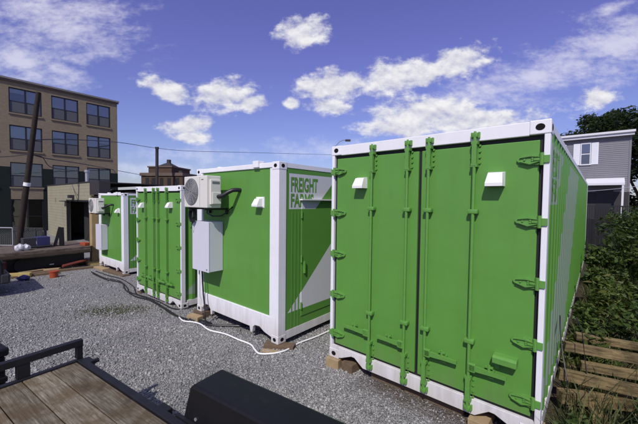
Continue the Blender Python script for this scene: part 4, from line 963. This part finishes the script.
for px_, py_, l_, m_, lab in ((15, 278, .9, 'yellow', 'yellowed wooden beam end on the gravel at the left'), (30, 276.5, 1.6, 'blockdark', 'grey board lying on the gravel edge'), (70, 270.5, 2.2, 'blockdark', 'long dark board lying behind the orange bucket')):
    q = on_g(px_, py_); o = MB().box(-l_/2, l_/2, -.1, .1, 0, .16 if m_ == 'yellow' else .08, .008).build('board', M[m_]); o.location = q; o.rotation_euler = (0, 0, R(20 if m_ == 'yellow' else 42)); tag(o, lab, 'board', 'boards on the gravel edge')
for k in range(16):
    px_ = 4+88*(k+.5*random.random())/16; py_ = 281-16*(px_/92)-random.uniform(1, 7)
    q = on_g(px_, py_); l_ = random.uniform(.5, 1.5); w_ = random.uniform(.04, .1)
    o = MB().box(-l_/2, l_/2, -w_, w_, 0, random.uniform(.04, .1), .005).build('broken_board', M[random.choice(('blockdark', 'darkbrown', 'darkbrown', 'block', 'red'))])
    o.location = q+Vector((0, 0, random.uniform(0, .05))); o.rotation_euler = (random.uniform(-.08, .08), random.uniform(-.08, .08), R(random.uniform(15, 75)))
    tag(o, 'short broken board in the debris along the foot of the flatbed', 'board', 'broken boards below the flatbed')
q = on_g(24, 280.5); mb = MB(); bmesh.ops.create_icosphere(mb.b, subdivisions=2, radius=.14)
for v_ in mb.b.verts: v_.co = Vector((v_.co.x*1.5, v_.co.y, v_.co.z*.7))*(1+.35*(random.random()-.5))
o = mb.build('crumpled_tarp', M['purple']); o.location = q+Vector((0, 0, .08)); tag(o, 'small crumpled blue tarp on the gravel', 'tarp')
p = ground(94.5, 264); pn = empty('plywood_panel', (p.x, p.y, p.z), R(-40))
MB().box(-.16, .16, -.12, .12, 0, 2.55).build('board', M['tan'], pn, bevel=.01); MB().box(-.3, .3, -.3, .2, 0, .14).build('foot', M['yellow'], pn)
tag(pn, 'tall tan wooden panel standing left of the farthest container', 'panel')
# chain-link fence section in front of the building
FD = 18.4; A_ = at(-60, 227, FD); B_ = at(46, 227, FD); G_ = at(12.5, 227, FD)
cf = empty('chain_link_fence', (A_.x, FD, -.7)); Lf = B_.x-A_.x; Hf = A_.z+.7; Lg = G_.x-A_.x
fp = MB().tube([(0, 0, Hf), (Lg, 0, Hf)], .03, 8).tube([(0, 0, .1), (Lg, 0, .1)], .02, 6)
for x in (0, Lg/2, Lg): fp.tube([(x, 0, 0), (x, 0, Hf)], .03, 8)
fp.build('pipe_frame', M['galv'], cf, smooth=True)
fp = MB().tube([(Lg+.05, 0, Hf), (Lf, 0, Hf)], .022, 8).tube([(Lg+.05, 0, .1), (Lf, 0, .1)], .02, 6)
for x in (Lg+.6, Lg+1.3, Lf): fp.tube([(x, 0, 0), (x, 0, Hf)], .03, 8)
fp.build('fence_frame', M['slate'], cf, smooth=True)
wm = MB()
for x in np.arange(-Hf, Lf, .12):
    for s in (1, -1):
        x0, z0, x1, z1 = (x, .1, x+Hf-.1, Hf) if s > 0 else (x, Hf, x+Hf-.1, .1)
        if x0 < 0: t = -x0/(x1-x0); z0 += (z1-z0)*t; x0 = 0
        if x1 > Lf: t = (Lf-x0)/(x1-x0); z1 = z0+(z1-z0)*t; x1 = Lf
        if x1 > x0+.02: wm.tube([(x0, .01*s, z0), (x1, .01*s, z1)], .003, 3, cap=False)
wm.build('wire_mesh', M['grille'], cf)
ps = MB()
for x in np.arange(.08, Lf-.05, .115): ps.box(x, x+.095, .03, .04, .12, Hf-.12-.05*random.random())
ps.build('added_dark_slats', M['darkgreen'], cf)  # slats added to darken this stretch and cover the lit ground behind
tag(cf, 'chain link fence with added dark slats standing before the brick building', 'fence')
# dark car at the left edge
cr = empty('parked_car', (-8.5, 8.8, -.58), R(50.2))            # local x: 0 = rear end, car runs to -x; y 0 = right side
side_p = [(-4.6, .35), (-4.62, .75), (-4.5, .95), (-3.4, 1.05), (-2.7, 1.6), (-.75, 1.62), (-.2, 1.12), (-.12, .95), (-.1, .4), (-.5, .32), (-4.2, .32)]
MB().prism(side_p, XZ, .02, 1.78).build('body', M['carpaint'], cr, bevel=.07)
MB().prism([(-3.25, 1.06), (-2.62, 1.53), (-.85, 1.54), (-.4, 1.1)], XZ, .012, 1.788).build('window', M['carglass'], cr)
bp_ = MB().box(-.22, .0, .01, 1.79, .38, .66, .05).build('bumper', M['chrome'], cr)
MB().box(-.06, .015, .06, 1.74, .56, .6, .01).build('bumper_step', M['grille'], bp_)
MB().box(-4.72, -4.5, .01, 1.79, .38, .66, .05).build('bumper', M['chrome'], cr)
for yy in (.04, 1.56): MB().box(-.16, -.075, yy, yy+.2, .78, .98, .02).build('tail_light', M['redlens'], cr)
for x in (-.95, -3.7):
    for y0_, y1_ in ((-.0, .2), (1.6, 1.8)):
        w = MB().tube([(x, y0_, .33), (x, y1_, .33)], .33, 24).build('wheel', M['tyre'], cr, smooth=True)
        yy = y0_-.006 if y0_ < 1 else y1_+.006; MB().tube([(x, yy, .33), (x, yy+(.02 if y0_ < 1 else -.02), .33)], .21, 16).build('rim', M['rim'], w)
tag(cr, 'black car cut off by the left edge of the lot', 'car')

# ------------------------------------------------------------------ sky, sun
ELEV = R(46); sh = Vector((-.30, -.954, 0)).normalized(); sv = Vector((sh.x*math.cos(ELEV), sh.y*math.cos(ELEV), math.sin(ELEV)))
sun = bpy.data.lights.new('sun', 'SUN'); sun.energy = 3.6; sun.angle = R(.53); sun.color = (1, .965, .875)
so = bpy.data.objects.new('sun', sun); COL.objects.link(so); so.rotation_euler = sv.to_track_quat('Z', 'Y').to_euler()
W = bpy.data.worlds.new('World'); S.world = W; W.use_nodes = True; g = NG(W); bg = g.N['Background']
sky = g.n('ShaderNodeTexSky', sky_type='NISHITA'); sky.sun_disc = False; sky.sun_elevation = ELEV; sky.sun_rotation = math.atan2(sv.x, sv.y)
sky.ozone_density = 3.0; sky.air_density = 1.0; sky.dust_density = .6
tc = g.n('ShaderNodeTexCoord'); sp = g.n('ShaderNodeSeparateXYZ'); g.L.new(tc.outputs['Generated'], sp.inputs[0])
yy = g.math('MAXIMUM', sp.outputs[1], .02)
cu, cv = g.math('DIVIDE', sp.outputs[0], yy), g.math('DIVIDE', sp.outputs[2], yy)
cb_ = g.n('ShaderNodeCombineXYZ'); g.L.new(cu, cb_.inputs[0]); g.L.new(cv, cb_.inputs[1])
UV = cb_.outputs[0]
st_ = g.n('ShaderNodeMapping'); st_.inputs['Scale'].default_value = (1, 1.6, 1); g.L.new(UV, st_.inputs[0])
fb1 = g.noise(st_.outputs[0], 12, 11, .60); fb2 = g.noise(st_.outputs[0], 42, 5, .6)
up_ = g.n('ShaderNodeMapping'); up_.inputs['Scale'].default_value = (1, 1.6, 1); up_.inputs['Location'].default_value = (-.006, .028, 0); g.L.new(UV, up_.inputs[0])
fbu = g.noise(up_.outputs[0], 12, 11, .60)
wz = g.n('ShaderNodeMapping'); wz.inputs['Rotation'].default_value = (0, 0, R(-28)); wz.inputs['Scale'].default_value = (1.2, 3.4, 1); g.L.new(UV, wz.inputs[0])
fw = g.noise(wz.outputs[0], 5.5, 9, .58)
def blob(px, py, rx, ry, rot=0):
    d = ray(px, py); u0, v0 = d.x/d.y, d.z/d.y; c, s = math.cos(R(rot)), math.sin(R(rot))
    du, dv_ = g.math('SUBTRACT', cu, u0), g.math('SUBTRACT', cv, v0)
    a = g.math('MULTIPLY_ADD', du, c, g.math('MULTIPLY', dv_, s)); b = g.math('MULTIPLY_ADD', du, -s, g.math('MULTIPLY', dv_, c))
    a = g.math('MULTIPLY', a, FPX/rx); b = g.math('MULTIPLY', b, FPX/ry)
    return g.math('SUBTRACT', 1, g.math('SQRT', g.math('MULTIPLY_ADD', a, a, g.math('MULTIPLY', b, b))))
def union(L):
    o = L[0]
    for q in L[1:]: o = g.math('MAXIMUM', o, q)
    return o
cum = union([blob(*q) for q in ((304, 32, 24, 16, 15), (340, 86, 46, 15, 4), (400, 76, 62, 17, 9), (455, 63, 36, 15, 12), (425, 112, 56, 17, 6), (470, 121, 74, 15, 3), (400, 128, 44, 10, 0), (222, 96, 30, 16, 4), (168, 90, 24, 10, -22), (188, 126, 26, 9, 8), (188, 137, 20, 6, 0), (326, 106, 22, 9, -6), (292, 103, 8, 6), (250, 104, 18, 8, 4), (598, 98, 20, 10, 12))])
wis = union([blob(*q) for q in ((55, 18, 110, 60, -10), (20, 62, 80, 26, -22), (545, 74, 130, 34, 20), (620, 44, 90, 42, 20), (480, 96, 90, 26, 16), (612, 8, 30, 10, 20), (60, 70, 50, 12, -20))])
low = union([blob(*q) for q in ((190, 155, 120, 16, 0), (150, 168, 120, 14, 0), (330, 150, 110, 20, 0))])
fsum = g.math('MULTIPLY_ADD', fb2, .18, g.math('MULTIPLY', fb1, .95))
mc = g.math('ADD', cum, g.math('MULTIPLY', g.math('SUBTRACT', fsum, .48), 2.9))
mrc = g.n('ShaderNodeMapRange', interpolation_type='SMOOTHSTEP'); mrc.inputs[1].default_value = .0; mrc.inputs[2].default_value = .80; g.L.new(mc, mrc.inputs[0])
mcl = g.math('MULTIPLY', mrc.outputs[0], .96)
def soft(m_, f_, amp, lo, hi, mx_):
    q = g.math('ADD', m_, g.math('MULTIPLY', g.math('SUBTRACT', f_, .5), amp)); r = g.n('ShaderNodeMapRange', interpolation_type='SMOOTHSTEP')
    r.inputs[1].default_value = lo; r.inputs[2].default_value = hi; g.L.new(q, r.inputs[0]); return g.math('MULTIPLY', r.outputs[0], mx_)
mwi = soft(wis, g.math('MULTIPLY_ADD', fb2, .3, g.math('MULTIPLY', fw, .72)), 3.0, .05, 1.25, .74); mlo = soft(low, fb1, 2.4, .3, 1.2, .5)
front = g.math('GREATER_THAN', sp.outputs[1], .03)
back = g.math('MULTIPLY', g.math('LESS_THAN', sp.outputs[1], .03), soft(g.math('ADD', sp.outputs[2], -.2), g.noise(tc.outputs['Generated'], 4, 7, .6), 3, .3, 1.2, .7))
lit = g.math('ADD', g.math('MULTIPLY', g.math('SUBTRACT', fb1, fbu), 2.6), .62, clamp=True)
ccol = g.mix(lit, (5.0, 5.1, 6.7), (9.6, 9.5, 9.6))
tint = g.n('ShaderNodeMix', data_type='RGBA', blend_type='MULTIPLY'); tint.inputs[0].default_value = 1; g.L.new(sky.outputs[0], tint.inputs[6]); 
hz = g.n('ShaderNodeMapRange'); hz.inputs[1].default_value = .02; hz.inputs[2].default_value = .42; g.L.new(sp.outputs[2], hz.inputs[0])
g.L.new(g.mix(hz.outputs[0], (.92, .90, 1.14), (1.29, .885, 1.49)), tint.inputs[7])
c = g.mix(g.math('MULTIPLY', mwi, front), tint.outputs[2], (8.2, 8.1, 9.4))
c = g.mix(g.math('MULTIPLY', mlo, front), c, (7.6, 7.8, 9.6))
c = g.mix(g.math('MULTIPLY', mcl, front), c, ccol)
c = g.mix(back, c, (8.4, 8.4, 9))
g.L.new(c, bg.inputs['Color']); bg.inputs['Strength'].default_value = .095

S.render.engine = 'CYCLES'
S.view_settings.view_transform = 'Standard'; S.view_settings.look = 'None'; S.view_settings.exposure = 0; S.view_settings.gamma = 1; S.view_settings.use_curve_mapping = False
